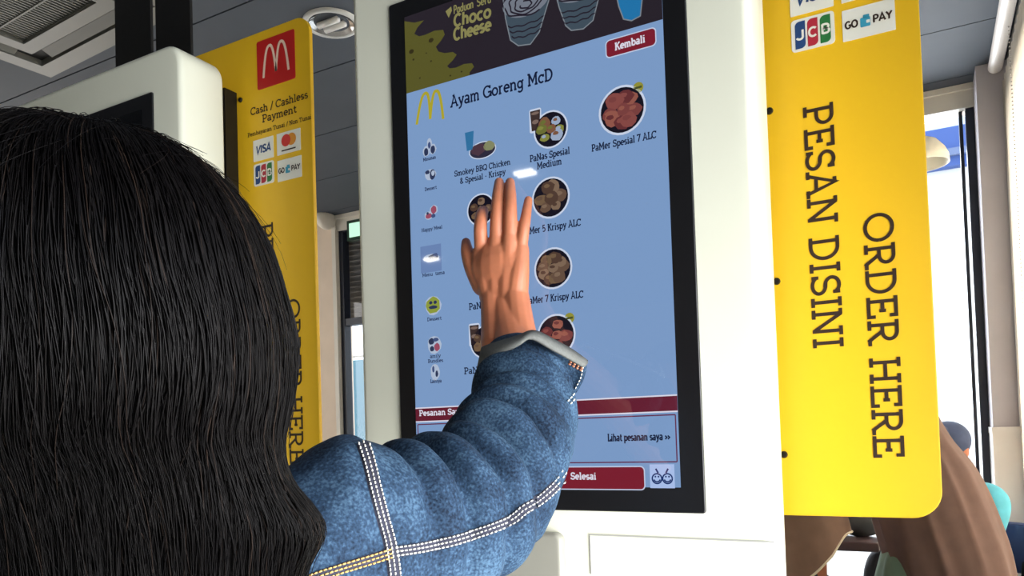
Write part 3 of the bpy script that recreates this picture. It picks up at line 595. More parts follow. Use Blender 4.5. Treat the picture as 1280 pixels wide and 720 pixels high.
# ------------------------------------------------------------------ ceiling fittings and posts
for (x0, x1), lb in (((-1.40, -1.255), 'black square steel post behind the far kiosk, left of the pair'), ((-1.236, -1.105), 'black steel post behind the far kiosk, nearer the yellow sign')):
    t = thing('support_post', lb, 'post', ((x0 + x1) / 2, .36, 0), 'black posts behind the kiosks')
    w = MB(); w.prism(rrect(x0, 0, x1, CZ, .0), .35, .358, .0015); w.build('shaft', black_metal, t)
    w = MB(); w.box(((x0 + x1) / 2, .355, .006), (x1 - x0, .12, .012)); w.build('foot_plate', black_metal, t)
AC = thing('air_conditioner', 'square white ceiling cassette air conditioner with a central grille', 'air conditioner', (-2.42, .55, CZ))
rz = Matrix.Rotation(-.06, 3, 'Z'); ac0 = np.array([-2.41, .545, CZ]); hs = .475
def acb(mb, cx, cy, cz, dx, dy, dz, tilt=None): mb.box(ac0 + np.array(rz @ Vector((cx, cy, cz))), (dx, dy, dz), rz if tilt is None else rz @ tilt)
w = MB()
for s in (-1, 1):
    acb(w, s * (hs - .0375), 0, -.012, .075, 2 * hs, .03); acb(w, 0, s * (hs - .0375), -.012, 2 * hs - .15, .075, .03)
    acb(w, s * .29, 0, -.016, .06, .64, .03); acb(w, 0, s * .29, -.016, .52, .06, .03)
w.build('frame', ac_white, AC)
w = MB()
for s in (-1, 1): acb(w, s * .36, 0, -.02, .045, .56, .006, Matrix.Rotation(s * .35, 3, 'Y')); acb(w, 0, s * .36, -.02, .56, .045, .006, Matrix.Rotation(-s * .35, 3, 'X'))
w.build('louvre', ac_white, AC)
w = MB(); acb(w, 0, 0, .004, .9, .9, .01); w.build('recess', ac_dark, AC)
w = MB()
for i in range(29): acb(w, -.25 + i * .0179, 0, -.015, .006, .52, .008)
for i in range(6): acb(w, 0, -.26 + i * .104, -.018, .52, .007, .008)
w.build('grille', mat('ac_grille', (98, 98, 90), .5), AC)
def downlight(x, y, label, power, r=.1):
    t = thing('downlight', label, 'ceiling light', (x, y, CZ), 'round recessed ceiling lights')
    w = MB(); w.lathe([(r * 1.12, 0), (r * 1.1, -.008), (r * .95, -.012), (r * .88, -.006), (r * .86, .0)], (x, y, CZ), n=36); w.build('rim', mat('lamp_rim', (214, 216, 214), .35), t, True)
    w = MB(); w.lathe([(r * .87, -.004), (r * .7, .006), (r * .5, .009), (0.001, .0095)], (x, y, CZ - .006), n=36); w.build('reflector', mat('lamp_reflector', (200, 200, 198), .15, 1.0), t, True)
    w = MB()
    for s in (-1, 1): w.tube([(x - r * .5, y + s * r * .2, CZ - .008), (x + r * .5, y + s * r * .2, CZ - .008)], r * .13, 12)
    w.build('bulb', mat('bulb_on' if power else 'bulb_off', (235, 235, 232), .3, emit=(255, 250, 240) if power else None, strength=24.0), t, True)
    return t
downlight(-1.545, 1.385, 'round recessed ceiling downlight beside the top of the lit kiosk', 0)
for x, y in ((-1.716, -3.39), (-3.572, -5.05)):
    downlight(x, y, 'round lit downlight in the ceiling behind the photographer', 1, .125)
t = thing('exit_sign', 'small green lit exit sign hanging by the left window', 'sign', (-3.16, 3.3, 2.65))
p, q = onY(437, 302, 3.3), onY(437, 277, 3.3)
w = MB(); w.box((p[0] + .12, 3.3, (p[2] + q[2]) / 2), (.25, .04, q[2] - p[2])); w.build('case', mat('exit_case', (20, 60, 40), .4), t)
w = MB(); w.box((p[0] + .125, 3.279, (p[2] + q[2]) / 2), (.215, .004, (q[2] - p[2]) * .7)); w.build('lit_face', mat('exit_lit', (120, 180, 150), .4, emit=(196, 238, 214), strength=1.0), t)
w = MB(); w.box((p[0] + .12, 3.3, (q[2] + CZ) / 2), (.03, .02, CZ - q[2])); w.build('hanger', frame_white, t)
p = onY(398, 270, 3.3); t = thing('ceiling_speaker', 'small white dome fitting high on the beige wall by the left sign', 'speaker', (p[0], 3.3, p[2]))
w = MB(); w.ball((p[0] - .02, 3.40, p[2]), (.06, .09, .075)); w.build('dome', frame_white, t, True)
w = MB(); w.box((p[0] - .02, 3.46, p[2]), (.08, .05, .09)); w.build('mount', frame_white, t)
c = onY(1150, 207, 2.6); t = thing('pendant_lamp', 'white dome pendant lamp hanging before the far window', 'lamp', (c[0], 2.6, c[2]))
r = (onY(1188, 207, 2.6)[0] - c[0]); w = MB(); w.lathe([(r, 0), (r * .98, .03), (r * .86, r * .55), (r * .6, r * .88), (r * .3, r * 1.04), (.02, r * 1.1), (.02, r * 1.25)], (c[0], 2.6, c[2]), n=40)
o = w.build('shade', mat('lamp_shade', (226, 222, 206), .5), t, True); o.modifiers.new('thick', 'SOLIDIFY').thickness = .003
w = MB(); w.tube([(c[0], 2.6, c[2] + r * 1.2), (c[0], 2.6, CZ)], .004, 8); w.build('cord', frame_dark, t)
w = MB(); w.ball((c[0], 2.6, c[2] + .05), .03); w.build('bulb', mat('bulb_off', (235, 235, 232)), t, True)

# ------------------------------------------------------------------ people: helpers
skin_m = mat('skin', (182, 112, 80), .5); nt = skin_m.node_tree
skin_m.node_tree.nodes['Principled BSDF'].inputs['Subsurface Weight'].default_value = .12
skin_m.node_tree.nodes['Principled BSDF'].inputs['Subsurface Radius'].default_value = (.01, .004, .002)
noisy(skin_m, 60, .07, .12)
nail_m = mat('fingernail', (226, 178, 158), .28)
def remesh(mbs, name, mats, parent, smooth_it=6):
    """union of overlapping closed shapes into one smooth skin; several (builder, voxel) areas end up in one mesh"""
    bm = bmesh.new(); off = np.array(wloc(parent))
    for mb, vox in mbs:
        me = bpy.data.meshes.new('tmp'); me.from_pydata(mb.v, [], mb.f)
        b2 = bmesh.new(); b2.from_mesh(me); bmesh.ops.recalc_face_normals(b2, faces=b2.faces); b2.to_mesh(me); b2.free()
        o = bpy.data.objects.new('tmp', me); COL.objects.link(o)
        r = o.modifiers.new('r', 'REMESH'); r.mode = 'VOXEL'; r.voxel_size = vox
        s = o.modifiers.new('s', 'SMOOTH'); s.factor = .5; s.iterations = smooth_it
        dg = bpy.context.evaluated_depsgraph_get(); e = bpy.data.meshes.new_from_object(o.evaluated_get(dg))
        bm.from_mesh(e); bpy.data.objects.remove(o); bpy.data.meshes.remove(e)
    me = bpy.data.meshes.new(name); bm.to_mesh(me); bm.free()
    me.transform(Matrix.Translation(-Vector(off))); me.polygons.foreach_set('use_smooth', [True] * len(me.polygons))
    for m in mats: me.materials.append(m)
    o = bpy.data.objects.new(name, me); COL.objects.link(o); o.parent = parent
    return o
def bvh(*objs):
    vs = []; fs = []
    for o in objs:
        k = len(vs); w_ = wloc(o); vs += [v.co + w_ for v in o.data.vertices]; fs += [tuple(i + k for i in p.vertices) for p in o.data.polygons]
    return BVHTree.FromPolygons(vs, fs)
def hit(tree, x, y):
    d = Vector(ray(x, y)); l, n, i, _ = tree.ray_cast(Vector(CAM), d.normalized())
    if l is None: return None, None
    if n.dot(d) > 0: n = -n
    return np.array(l), np.array(n)
def head_shapes(mb, c, f, r, s=1.0):
    """skull, jaw, nose, lips, brows and ears of a head looking along f"""
    c, f, r = np.array(c), np.array(f), np.array(r); u = np.array([0, 0, 1.0]); R3 = Matrix((r, f, u)).transposed()
    mb.ball(c, (.074 * s, .088 * s, .098 * s), 24, 16, R3); mb.ball(c + f * .03 * s - u * .045 * s, (.056 * s, .055 * s, .062 * s), 20, 12, R3)
    mb.ball(c + f * .088 * s - u * .02 * s, (.010 * s, .017 * s, .013 * s), 12, 8, R3); mb.limb([c + f * .082 * s + u * .012 * s, c + f * .09 * s - u * .012 * s], [.007 * s, .009 * s], 8)
    mb.ball(c + f * .079 * s - u * .052 * s, (.022 * s, .010 * s, .006 * s), 12, 8, R3); mb.ball(c + f * .078 * s - u * .062 * s, (.018 * s, .010 * s, .006 * s), 12, 8, R3)
    for q in (-1, 1):
        mb.ball(c + r * q * .075 * s - u * .012 * s, (.010 * s, .018 * s, .028 * s), 12, 8, R3); mb.ball(c + f * .07 * s + r * q * .03 * s + u * .022 * s, (.02 * s, .012 * s, .006 * s), 10, 6, R3)
eye_w, eye_d = mat('eye_white', (232, 228, 222), .2), mat('eye_dark', (28, 18, 14), .2)
def eyes(c, f, r, parent, s=1.0):
    c, f, r = np.array(c), np.array(f), np.array(r)
    for q in (-1, 1):
        w = MB(); p = c + f * .0715 * s + r * q * .031 * s + np.array([0, 0, .004 * s]); w.ball(p, .0125 * s, 14, 10); w.m = 1; w.ball(p + f * .008 * s, .0062 * s, 12, 8); w.build('eye', [eye_w, eye_d], parent, True)

# ------------------------------------------------------------------ the girl at the screen
P = thing('person', 'girl with long black hair and denim jacket, reaching up to touch the lit screen', 'person', (-.05, -.62, 0))
f_ = np.array([-.64, .77, 0]); f_ /= np.linalg.norm(f_); r_ = np.array([f_[1], -f_[0], 0]); u_ = np.array([0, 0, 1.0])
HC = np.array([.03, -.655, 1.218]); NB = np.array([-.015, -.615, 1.10])
def hp(x, y, d): return onY(x, y, -d)
hand = MB(); fine = .0013
shR, elR = at(450, 650, .61), at(648, 592, .80); wr = hp(629, 378, .034)
# forearm: two bones side by side make it wider than deep
hand.limb([elR, at(657, 500, .90), hp(641, 425, .064), hp(632, 385, .036)], [.034, .032, .0265, .0205], 18)
for x0, y0, x1, y1, ra in ((617, 372, 622, 430, .0200), (645, 372, 652, 430, .0200)):
    hand.limb([hp(x0, y0, .034), hp((x0 + x1) / 2, (y0 + y1) / 2, .047), hp(x1, y1, .066)], [ra * .92, ra, ra * 1.12], 14)
for x0, x1, y1, d, ra, rb in ((614, 603, 312, .033, .0165, .0115), (623, 621, 302, .037, .0175, .0122), (636, 638, 300, .036, .0175, .0120), (645, 652, 312, .031, .0165, .0105)):   # palm rays
    hand.limb([hp(x0, 372, .034), hp((x0 + x1) / 2, (372 + y1) / 2, .036), hp(x1, y1, d)], [ra, (ra + rb) / 2 + .001, rb], 14)
hand.ball(hp(622, 334, .033), (.040, .0215, .040)); hand.ball(hp(638, 336, .031), (.026, .0205, .038)); hand.limb([hp(612, 362, .033), hp(603, 338, .034), hp(600, 318, .034)], [.016, .0155, .0115], 16); hand.limb([hp(601, 345, .032), hp(594, 326, .031), hp(596, 316, .031)], [.014, .0115, .008], 14); hand.limb([hp(630, 318, .034), hp(612, 318, .034), hp(648, 322, .031)], [.014, .013, .012], 14); hand.ball(hp(645, 338, .026), (.017, .014, .030))
fingers = {
 'index': ([(602, 312, .036), (600.5, 287, .047), (602, 270, .037), (604.5, 263, .016)], [.0102, .0094, .0086, .0072]),
 'middle': ([(621, 302, .037), (621.5, 266, .040), (622.5, 244, .028), (624, 228, .010)], [.0106, .0094, .0084, .0070]),
 'ring': ([(638, 301, .036), (638, 266, .039), (638, 244, .027), (637.5, 228, .010)], [.0104, .0092, .0082, .0068]),
 'little': ([(651, 313, .031), (655, 285, .033), (658, 266, .023), (660.5, 250, .009)], [.0090, .0079, .0070, .0058]),
 'thumb': ([(604, 356, .030), (592, 334, .031), (584.5, 316, .028), (582.5, 303, .020)], [.0165, .0135, .0098, .0068])}
for nm, (pp, rr) in fingers.items(): hand.limb([hp(*p) for p in pp], rr, 16)
body = MB()
head_shapes(body, HC, f_, r_, .98)
body.limb([NB - u_ * .02, NB + u_ * .06, HC - u_ * .05], [.05, .044, .046]); ch = np.array([-.04, -.605, .98]); hips = np.array([-.06, -.62, .70])
body.limb([NB - u_ * .04, ch, hips + u_ * .1, hips], [.075, .10, .09, .10], 20)
shL = NB - r_ * .14 - u_ * .04
body.limb([NB - u_ * .04, shR * .6 + NB * .4 - u_ * .03, shR - u_ * .01, (shR + elR) / 2, elR], [.035, .035, .036, .036, .033])
elL = shL + np.array([-.05, -.03, -.24]); haL = elL + np.array([-.02, .1, -.2])
body.limb([NB, shL, (shL + elL) / 2, elL, (elL + haL) / 2, haL], [.05, .042, .037, .032, .027, .02])
for k in range(4): body.limb([haL + r_ * (.012 * k - .018), haL + r_ * (.013 * k - .02) + np.array([0, .02, -.045 - .004 * (1.5 - abs(k - 1.5))]), haL + r_ * (.013 * k - .02) + np.array([0, .045, -.075])], [.011, .008, .0065], 10)
body.limb([haL + r_ * .02, haL + r_ * .04 + f_ * .02 - u_ * .03, haL + r_ * .04 + f_ * .03 - u_ * .055], [.012, .009, .007], 10)
for q in (-1, 1):
    h0 = hips + r_ * q * .075; kn = np.array([*(h0[:2] + f_[:2] * .01), .40]); an = np.array([*(h0[:2] - f_[:2] * .015), .07])
    body.limb([h0, (h0 + kn) / 2, kn, (kn + an) / 2 + u_ * .04, an], [.085, .07, .05, .05, .032]); body.limb([an - u_ * .03 - f_ * .02, an - u_ * .045 + f_ * .08, an - u_ * .05 + f_ * .13], [.032, .028, .018])
BODY = remesh([(hand, fine), (body, .006)], 'body', [skin_m], P, 12)
eyes(HC, f_, r_, BODY, .98)
tree = bvh(BODY)
for pts in (((618.5, 227), (628.5, 224), 5), ((633, 226), (641.5, 225), 5), ((656.3, 248), (664, 247), 5)):
    (x0, y0), (x1, y1), hh = pts; w = MB(); g = []
    for j in range(6):
        for i in range(6):
            u, v = i / 5, j / 5; x = x0 + (x1 - x0) * u; y = y0 + (y1 - y0) * u + (v - .5) * hh * 1.7; s = 1 - .3 * abs(2 * v - 1) ** 2; x = (x0 + x1) / 2 + (x - (x0 + x1) / 2) * s
            l, n = hit(tree, x, y); g.append(None if l is None else l + n * (.0006 - .0006 * abs(2 * u - 1) ** 3))
    if sum(p is None or p[1] > .0 for p in g) == 0:
        w.add(g, [(j * 6 + i, j * 6 + i + 1, (j + 1) * 6 + i + 1, (j + 1) * 6 + i) for j in range(5) for i in range(5)]); w.build('fingernail', nail_m, BODY, True)
# trousers and shoes carry the figure on the floor
w = MB()
for q in (-1, 1):
    h0 = hips + r_ * q * .075; kn = np.array([*(h0[:2] + f_[:2] * .01), .40]); an = np.array([*(h0[:2] - f_[:2] * .015), .07])
    w.limb([h0 + u_ * .06, (h0 + kn) / 2, kn, (kn + an) / 2 + u_ * .03, an + u_ * .03], [.11, .085, .066, .062, .055], 18)
remesh([(w, .007)], 'trousers', [noisy(mat('trouser_black', (34, 34, 40), .8), 80, .2)], P)
for q in (-1, 1):
    h0 = hips + r_ * q * .075; an = np.array([*(h0[:2] - f_[:2] * .015), .07]); w = MB(); w.limb([an - u_ * .028 - f_ * .03, an - u_ * .03 + f_ * .07, an - u_ * .038 + f_ * .15], [.042, .040, .030], 16)
    w.build('shoe', mat('shoe_white', (214, 212, 208), .6), P, True)

# denim jacket: one long tapering shell from the neck over the shoulder to the cuff
denim = mat('denim', (62, 98, 136), .85, spec=.2); nt = denim.node_tree; bs = nt.nodes['Principled BSDF']
tc = N(denim, 'ShaderNodeTexCoord'); n1 = N(denim, 'ShaderNodeTexNoise'); n1.inputs['Scale'].default_value = 420; n1.inputs['Detail'].default_value = 3
n2 = N(denim, 'ShaderNodeTexNoise'); n2.inputs['Scale'].default_value = 22; n2.inputs['Detail'].default_value = 5
mul = N(denim, 'ShaderNodeMath', operation='MULTIPLY_ADD'); mul.inputs[1].default_value = .55
sc_ = N(denim, 'ShaderNodeMath', operation='MULTIPLY'); sc_.inputs[1].default_value = .5
rp = N(denim, 'ShaderNodeValToRGB'); e = rp.color_ramp.elements; e[0].position = .36; e[0].color = (*lin((10, 23, 40)), 1); e[1].position = .74; e[1].color = (*lin((78, 106, 130)), 1)
q = rp.color_ramp.elements.new(.52); q.color = (*lin((36, 57, 80)), 1)
bp = N(denim, 'ShaderNodeBump'); bp.inputs['Strength'].default_value = .25; bp.inputs['Distance'].default_value = .001
L = nt.links; L.new(tc.outputs['Object'], n1.inputs[0]); L.new(tc.outputs['Object'], n2.inputs[0]); L.new(n2.outputs[0], sc_.inputs[0]); L.new(n1.outputs[0], mul.inputs[0]); L.new(sc_.outputs[0], mul.inputs[2]); L.new(mul.outputs[0], rp.inputs[0]); L.new(rp.outputs[0], bs.inputs['Base Color']); L.new(n1.outputs[0], bp.inputs['Height']); L.new(bp.outputs[0], bs.inputs['Normal'])
lining = noisy(mat('cuff_lining', (98, 100, 97), .9), 300, .12); seam_m = noisy(mat('seam_denim', (36, 38, 54), .9), 300, .2)
thread, thread_g = mat('thread_white', (216, 214, 204), .8), mat('thread_gold', (206, 164, 92), .8)
RG = [((200, 640), (180, 930), .545, .085), ((290, 602), (270, 900), .56, .085), ((345, 592), (335, 870), .575, .082), ((382, 571), (380, 840), .587, .078), ((412, 553), (425, 810), .60, .072), ((440, 549), (465, 785), .612, .066),
      ((474, 558), (510, 765), .632, .060), ((520, 560), (575, 742), .665, .056), ((556, 549), (632, 712), .705, .054), ((580, 531), (676, 655), .75, .053), ((590, 516), (704, 602), .785, .053),
      ((594, 505), (716, 556), .812, .052), ((596, 491), (713, 519), .84, .050), ((599, 472), (706, 488), .87, .048), ((602, 448), (700, 462), .897, .047)]
cen = np.array([(at(*a, t) + at(*b, t)) / 2 for a, b, t, d in RG]); hv = np.array([(at(*b, t) - at(*a, t)) / 2 for a, b, t, d in RG]); dp = np.array([[d] for *_, d in RG])
def sleeve(u, th, disp=True):
    c = crom(cen, [u])[0]; e1 = crom(hv, [u])[0]; d = crom(dp, [u])[0][0]; tg = crom(cen, [min(u + .05, len(RG) - 1)])[0] - crom(cen, [max(u - .05, 0)])[0]
    e2 = np.cross(tg, e1); e2 /= np.linalg.norm(e2)
    if e2 @ FW > 0: e2 = -e2
    p = c + e1 * math.cos(th) + e2 * d * math.sin(th)
    if not disp: return p
    n = (e1 / np.linalg.norm(e1)) * math.cos(th) + e2 * math.sin(th)
    inner = .5 - .5 * math.cos(th)                      # 1 at the crook of the arm, 0 at the elbow point
    g = math.exp(-((u - 9.6) / 1.6) ** 2); h = math.exp(-((u - 7.3) / 1.2) ** 2); k = math.exp(-((u - 12.3) / 1.1) ** 2)
    s = lambda x: (1 - abs(math.sin(x))) ** 1.3 * 2 - 1    # soft pleats with crisp valleys
    a = -g * .017 * inner ** .8 * s(u * 2.6 + .5 * math.sin(th * 2)) - h * .014 * (.35 + .65 * inner) * s(u * 3.6 + .7 * math.sin(th + 1) + .4) - k * .008 * s(u * 2.5 + 1.2 * math.cos(th + .6))
    a += .0045 * noise.noise(Vector(p * 16)) + .0025 * noise.noise(Vector(p * 38))
    return p + n * a
w = MB(); NU, NT = 230, 96; vs = []
for i in range(NU + 1):
    for j in range(NT): vs.append(sleeve(i / NU * (len(RG) - 1), 2 * PI * j / NT))
w.add(vs, [(i * NT + j, i * NT + (j + 1) % NT, (i + 1) * NT + (j + 1) % NT, (i + 1) * NT + j) for i in range(NU) for j in range(NT)])
SL = MB(); SL.v, SL.f, SL.mi = list(w.v), list(w.f), list(w.mi)
vs = []; rows = [(1.135, .06, .055), (1.12, .11, .075), (1.08, .155, .10), (1.0, .17, .115), (.88, .165, .115), (.74, .17, .12), (.66, .172, .122)]
tp = crom(np.array(rows), np.linspace(0, 6, 40))
for z, a, d in tp:
    for j in range(72):
        th = 2 * PI * j / 72; c = np.array([-.04, -.605, z]); q = c + r_ * a * math.cos(th) + f_ * d * math.sin(th); vs.append(q + (r_ * math.cos(th) + f_ * math.sin(th)) * .005 * noise.noise(Vector(q * 14)))
w.add(vs, [(i * 72 + j, i * 72 + (j + 1) % 72, (i + 1) * 72 + (j + 1) % 72, (i + 1) * 72 + j) for i in range(39) for j in range(72)])
w.limb([NB, shL * .8 + NB * .2, (shL + elL) / 2, elL, (elL + haL) / 2, haL + (elL - haL) * .12], [.06, .068, .058, .052, .046, .043], 28)
cl = [NB + np.array([0, 0, .02]) + r_ * .075 * math.cos(t) + f_ * .065 * math.sin(t) + u_ * (.012 + .01 * math.cos(t)) for t in np.linspace(-PI * 1.25, PI * .25, 30)]; w.tube(cl, .016, 12, True, (1.7, .6))
JK = w.build('jacket', denim, P, True)
# cuff turned back: grey lining outside, flap sticking out to the right
w = MB(); nC = 30
Lp = smoothpath([(596, 468), (606, 455), (626, 444), (648, 431), (664, 423), (690, 437), (712, 449), (729, 459)], nC); Up = smoothpath([(603, 434), (612, 431), (628, 426), (648, 420), (668, 414), (694, 426), (714, 437), (735, 452)], nC)
rg = []
for e_, off in ((Lp, .045), (Lp * .5 + Up * .5, .04), (Up, .03)):
    row = [at(*e_[i], .905 - .04 * math.sin(PI * i / (nC - 1)) - off) for i in range(nC)]; row += [at(*(e_[i] * .3 + Up[i] * .7), .905 + .10 * math.sin(PI * i / (nC - 1)) - off) for i in reversed(range(1, nC - 1))]; rg.append(row)
n = len(rg[0]); w.add([p for r in rg for p in r], [(k * n + j, k * n + (j + 1) % n, (k + 1) * n + (j + 1) % n, (k + 1) * n + j) for k in range(2) for j in range(n)])
CF = w.build('cuff', lining, JK, True); CF['label'] = 'grey turned-back cuff lining'; m_ = CF.modifiers.new('t', 'SOLIDIFY'); m_.thickness = .003; m_.offset = 0
w = MB(); G = []
for v in np.linspace(0, 1, 12):
    for u in np.linspace(0, 1, 12):
        a = np.array([672, 428]) * (1 - u) + np.array([733, 457]) * u; c = np.array([698, 500]) * (1 - u) + np.array([707, 506]) * u
        p = a * (1 - v) + c * v + np.array([6, -2]) * math.sin(PI * v) * u; G.append(at(*p, .872 + .012 * math.sin(PI * u) * (1 - v) - .004 * math.sin(4 * u + 3 * v)))
w.add(G, [(j * 12 + i, j * 12 + i + 1, (j + 1) * 12 + i + 1, (j + 1) * 12 + i) for j in range(11) for i in range(11)])
FL = w.build('cuff_flap', denim, JK, True); m_ = FL.modifiers.new('t', 'SOLIDIFY'); m_.thickness = .004; m_.offset = 0
w = MB(); w.tube([at(*p, .862) for p in smoothpath([(606, 452), (597, 466), (592, 488), (589, 508), (592, 517)], 20)], .0042, 10, True, (1, .5)); w.build('cuff_edge', noisy(mat('edge_brown', (104, 100, 88), .9), 300, .1), JK, True)
tree = bvh(JK, FL)
def band(path, wid, rows, mts, dash=3.0, gap=2.2, sw=.00062, seam=True, cols=None):
    pp = smoothpath(path, 80); d = np.gradient(pp, axis=0); d /= np.linalg.norm(d, axis=1)[:, None]; nn = np.stack([-d[:, 1], d[:, 0]], 1)
    if seam:
        w = MB(); k = 7; ok = []
        for i in range(80):
            row = []
            for o in np.linspace(-wid / 2, wid / 2, k):
                l, q = hit(tree, *(pp[i] + nn[i] * o)); row.append(None if l is None or l @ FW > 9 else l + q * (.0016 if abs(o) < wid * .45 else -.0004))
            if all(x is not None for x in row): ok.append(row)
        n_ = len(ok); w.add([p for r in ok for p in r], [(i * k + j, i * k + j + 1, (i + 1) * k + j + 1, (i + 1) * k + j) for i in range(n_ - 1) for j in range(k - 1) if np.linalg.norm(ok[i][j] - ok[i + 1][j]) < .02])
        w.build('seam', seam_m, JK, True)
    Ln = np.concatenate([[0], np.cumsum(np.linalg.norm(np.diff(pp, axis=0), axis=1))])
    for ri, o in enumerate(rows):
        w = MB(); s = 0
        while s + dash < Ln[-1]:
            seg = []
            for q in (0, .5, 1):
                x = s + dash * q; c = np.array([np.interp(x, Ln, pp[:, 0]), np.interp(x, Ln, pp[:, 1])]); n_ = np.array([np.interp(x, Ln, nn[:, 0]), np.interp(x, Ln, nn[:, 1])]); l, nr = hit(tree, *(c + n_ * o))
                if l is not None: seg.append(l + nr * (.0022 if q == .5 else .0016))
            if len(seg) == 3 and np.linalg.norm(seg[2] - seg[0]) < .012: w.tube(seg, sw, 6)
            s += dash + gap
        if w.v: w.build('stitching', mts, JK, True)
band([(494, 690), (530, 684), (570, 675), (610, 662), (640, 649), (655, 637), (676, 624), (697, 604), (708, 588)], 15, (-5.5, -.5, 4.5), [thread])
band([(453, 553), (461, 577), (469, 610), (478, 645), (488, 682), (494, 725)], 18, (-6, 0, 6), [thread])
band([(388, 724), (420, 713), (455, 702), (494, 690)], 15, (-5, 0, 5), [thread_g], 4, 2)
band([(731, 458), (727, 475), (718, 492), (707, 505)], 10, (-3.5, 1), [thread], 2.6, 2.2, .0008, False)
band([(713, 449), (733, 459)], 12, (-3, 0, 3, 6), [mat('thread_rust', (196, 130, 96), .8)], 3.4, 2.2, .0012, False)

# hair: a full shell, then strands combed over it
hair_m = mat('hair_black', (6, 5, 6), .55, spec=.2)
HR = [((50, 162), (158, 164), .455), ((-15, 178), (206, 180), .455), ((-75, 207), (252, 207), .455), ((-112, 248), (290, 246), .455), ((-135, 300), (323, 298), .455), ((-150, 370), (345, 362), .457), ((-155, 430), (360, 425), .46), ((-155, 490), (358, 488), .463), ((-150, 545), (342, 545), .468), ((-150, 590), (346, 590), .475), ((-150, 640), (350, 640), .482), ((-150, 690), (350, 690), .49), ((-150, 750), (352, 750), .495), ((-140, 830), (340, 830), .50), ((-120, 930), (300, 930), .505), ((-60, 1010), (220, 1010), .51)]
hd = [.02, .042, .064, .082, .095, .104, .104, .10, .092, .082, .075, .07, .066, .06, .05, .035]
hc = np.array([(at(*a, t) + at(*b, t)) / 2 for a, b, t in HR]); hh = np.array([(at(*b, t) - at(*a, t)) / 2 for a, b, t in HR]); hdp = np.array(hd)[:, None]
FH = FW.copy(); FH[2] = 0; FH /= np.linalg.norm(FH)
def hair(u, th, o=0.0):
    c = crom(hc, [u])[0]; e1 = crom(hh, [u])[0]; d = crom(hdp, [u])[0][0]; n = e1 / np.linalg.norm(e1) * math.cos(th) - FH * math.sin(th)
    loose = max(0, u - 5) / 10; wv = (.004 + .011 * loose) * noise.noise(Vector((math.cos(th) * 1.8, math.sin(th) * 1.8, u * .22))) 
    bulge = (.0175 * math.exp(-((u - 10.5) / 1.05) ** 2) + .004 * math.sin(2.6 * u)* loose) * math.exp(-(1 - math.cos(th)) / .1)
    return c + e1 * math.cos(th) - FH * d * math.sin(th) + n * (o + wv + bulge)
w = MB(); NU, NT = 90, 90; us = np.linspace(0, len(HR) - 1, NU + 1)
front = lambda th: math.sin(th) < -.55           # the side of the face, away from the photographer
vs = [hair(u, 2 * PI * j / NT) for u in us for j in range(NT)]
w.add(vs, [(i * NT + j, i * NT + (j + 1) % NT, (i + 1) * NT + (j + 1) % NT, (i + 1) * NT + j) for i in range(NU) for j in range(NT) if not (us[i] > 3.4 and front(2 * PI * (j + .5) / NT))])
k = len(w.v); w.v.append(tuple(hc[0] + u_ * .006)); w.f += [(k, (j + 1) % NT, j) for j in range(NT)]; w.mi += [0] * NT
HAIR = w.build('hair', hair_m, P, True); HAIR['label'] = 'long straight black hair'
strand_m = mat('hair_strands', (14, 12, 12), .45, spec=.12); nt = strand_m.node_tree; ge = N(strand_m, 'ShaderNodeNewGeometry'); rp = N(strand_m, 'ShaderNodeValToRGB')
e = rp.color_ramp.elements; e[0].color = (*lin((4, 3, 4)), 1); e[1].color = (*lin((38, 29, 24)), 1); q = e.new(.93); q.color = (*lin((10, 8, 8)), 1)
nt.links.new(ge.outputs['Random Per Island'], rp.inputs[0]); nt.links.new(rp.outputs[0], nt.nodes['Principled BSDF'].inputs['Base Color'])
rs = random.Random(11); w = MB()
def strand(th, u0, u1, o0, o1, r, n=22, drift=.1, fz=0.0):
    ph = rs.uniform(0, 9); pts = []
    for i in range(n):
        s = i / (n - 1); u = u0 + (u1 - u0) * s
        p = hair(u, th + drift * (s - .3) + .035 * math.sin(ph + 5 * s), o0 + (o1 - o0) * s + .0012 * math.sin(ph * 3 + 9 * s))
        pts.append(p + fz * np.array([math.sin(ph + 7 * s), math.cos(ph * 2 + 6 * s), math.sin(ph * 3 + 5 * s)]))
    w.tube(pts, np.linspace(r, r * .45, n), 3, False)
for i in range(3000): strand(rs.uniform(-.35, PI + .35), rs.uniform(.0, 2.5) if rs.random() < .6 else rs.uniform(2, 9), rs.uniform(9, 15), rs.uniform(.0004, .003), rs.uniform(.0005, .007), rs.uniform(.00035, .0007), 22, rs.uniform(-.16, .16))
for i in range(160): strand(rs.uniform(-.25, .35), rs.uniform(2, 5), rs.uniform(8, 12), .001, rs.uniform(.001, .009), .0005, 22, rs.uniform(-.1, .12))
for i in range(220): strand(rs.uniform(0, PI), rs.uniform(0, 1.5), rs.uniform(1.6, 4.5), .001, rs.uniform(.003, .012), .00024, 12, rs.uniform(-.6, .6), .002)
w.build('hair_strands', strand_m, HAIR, True)

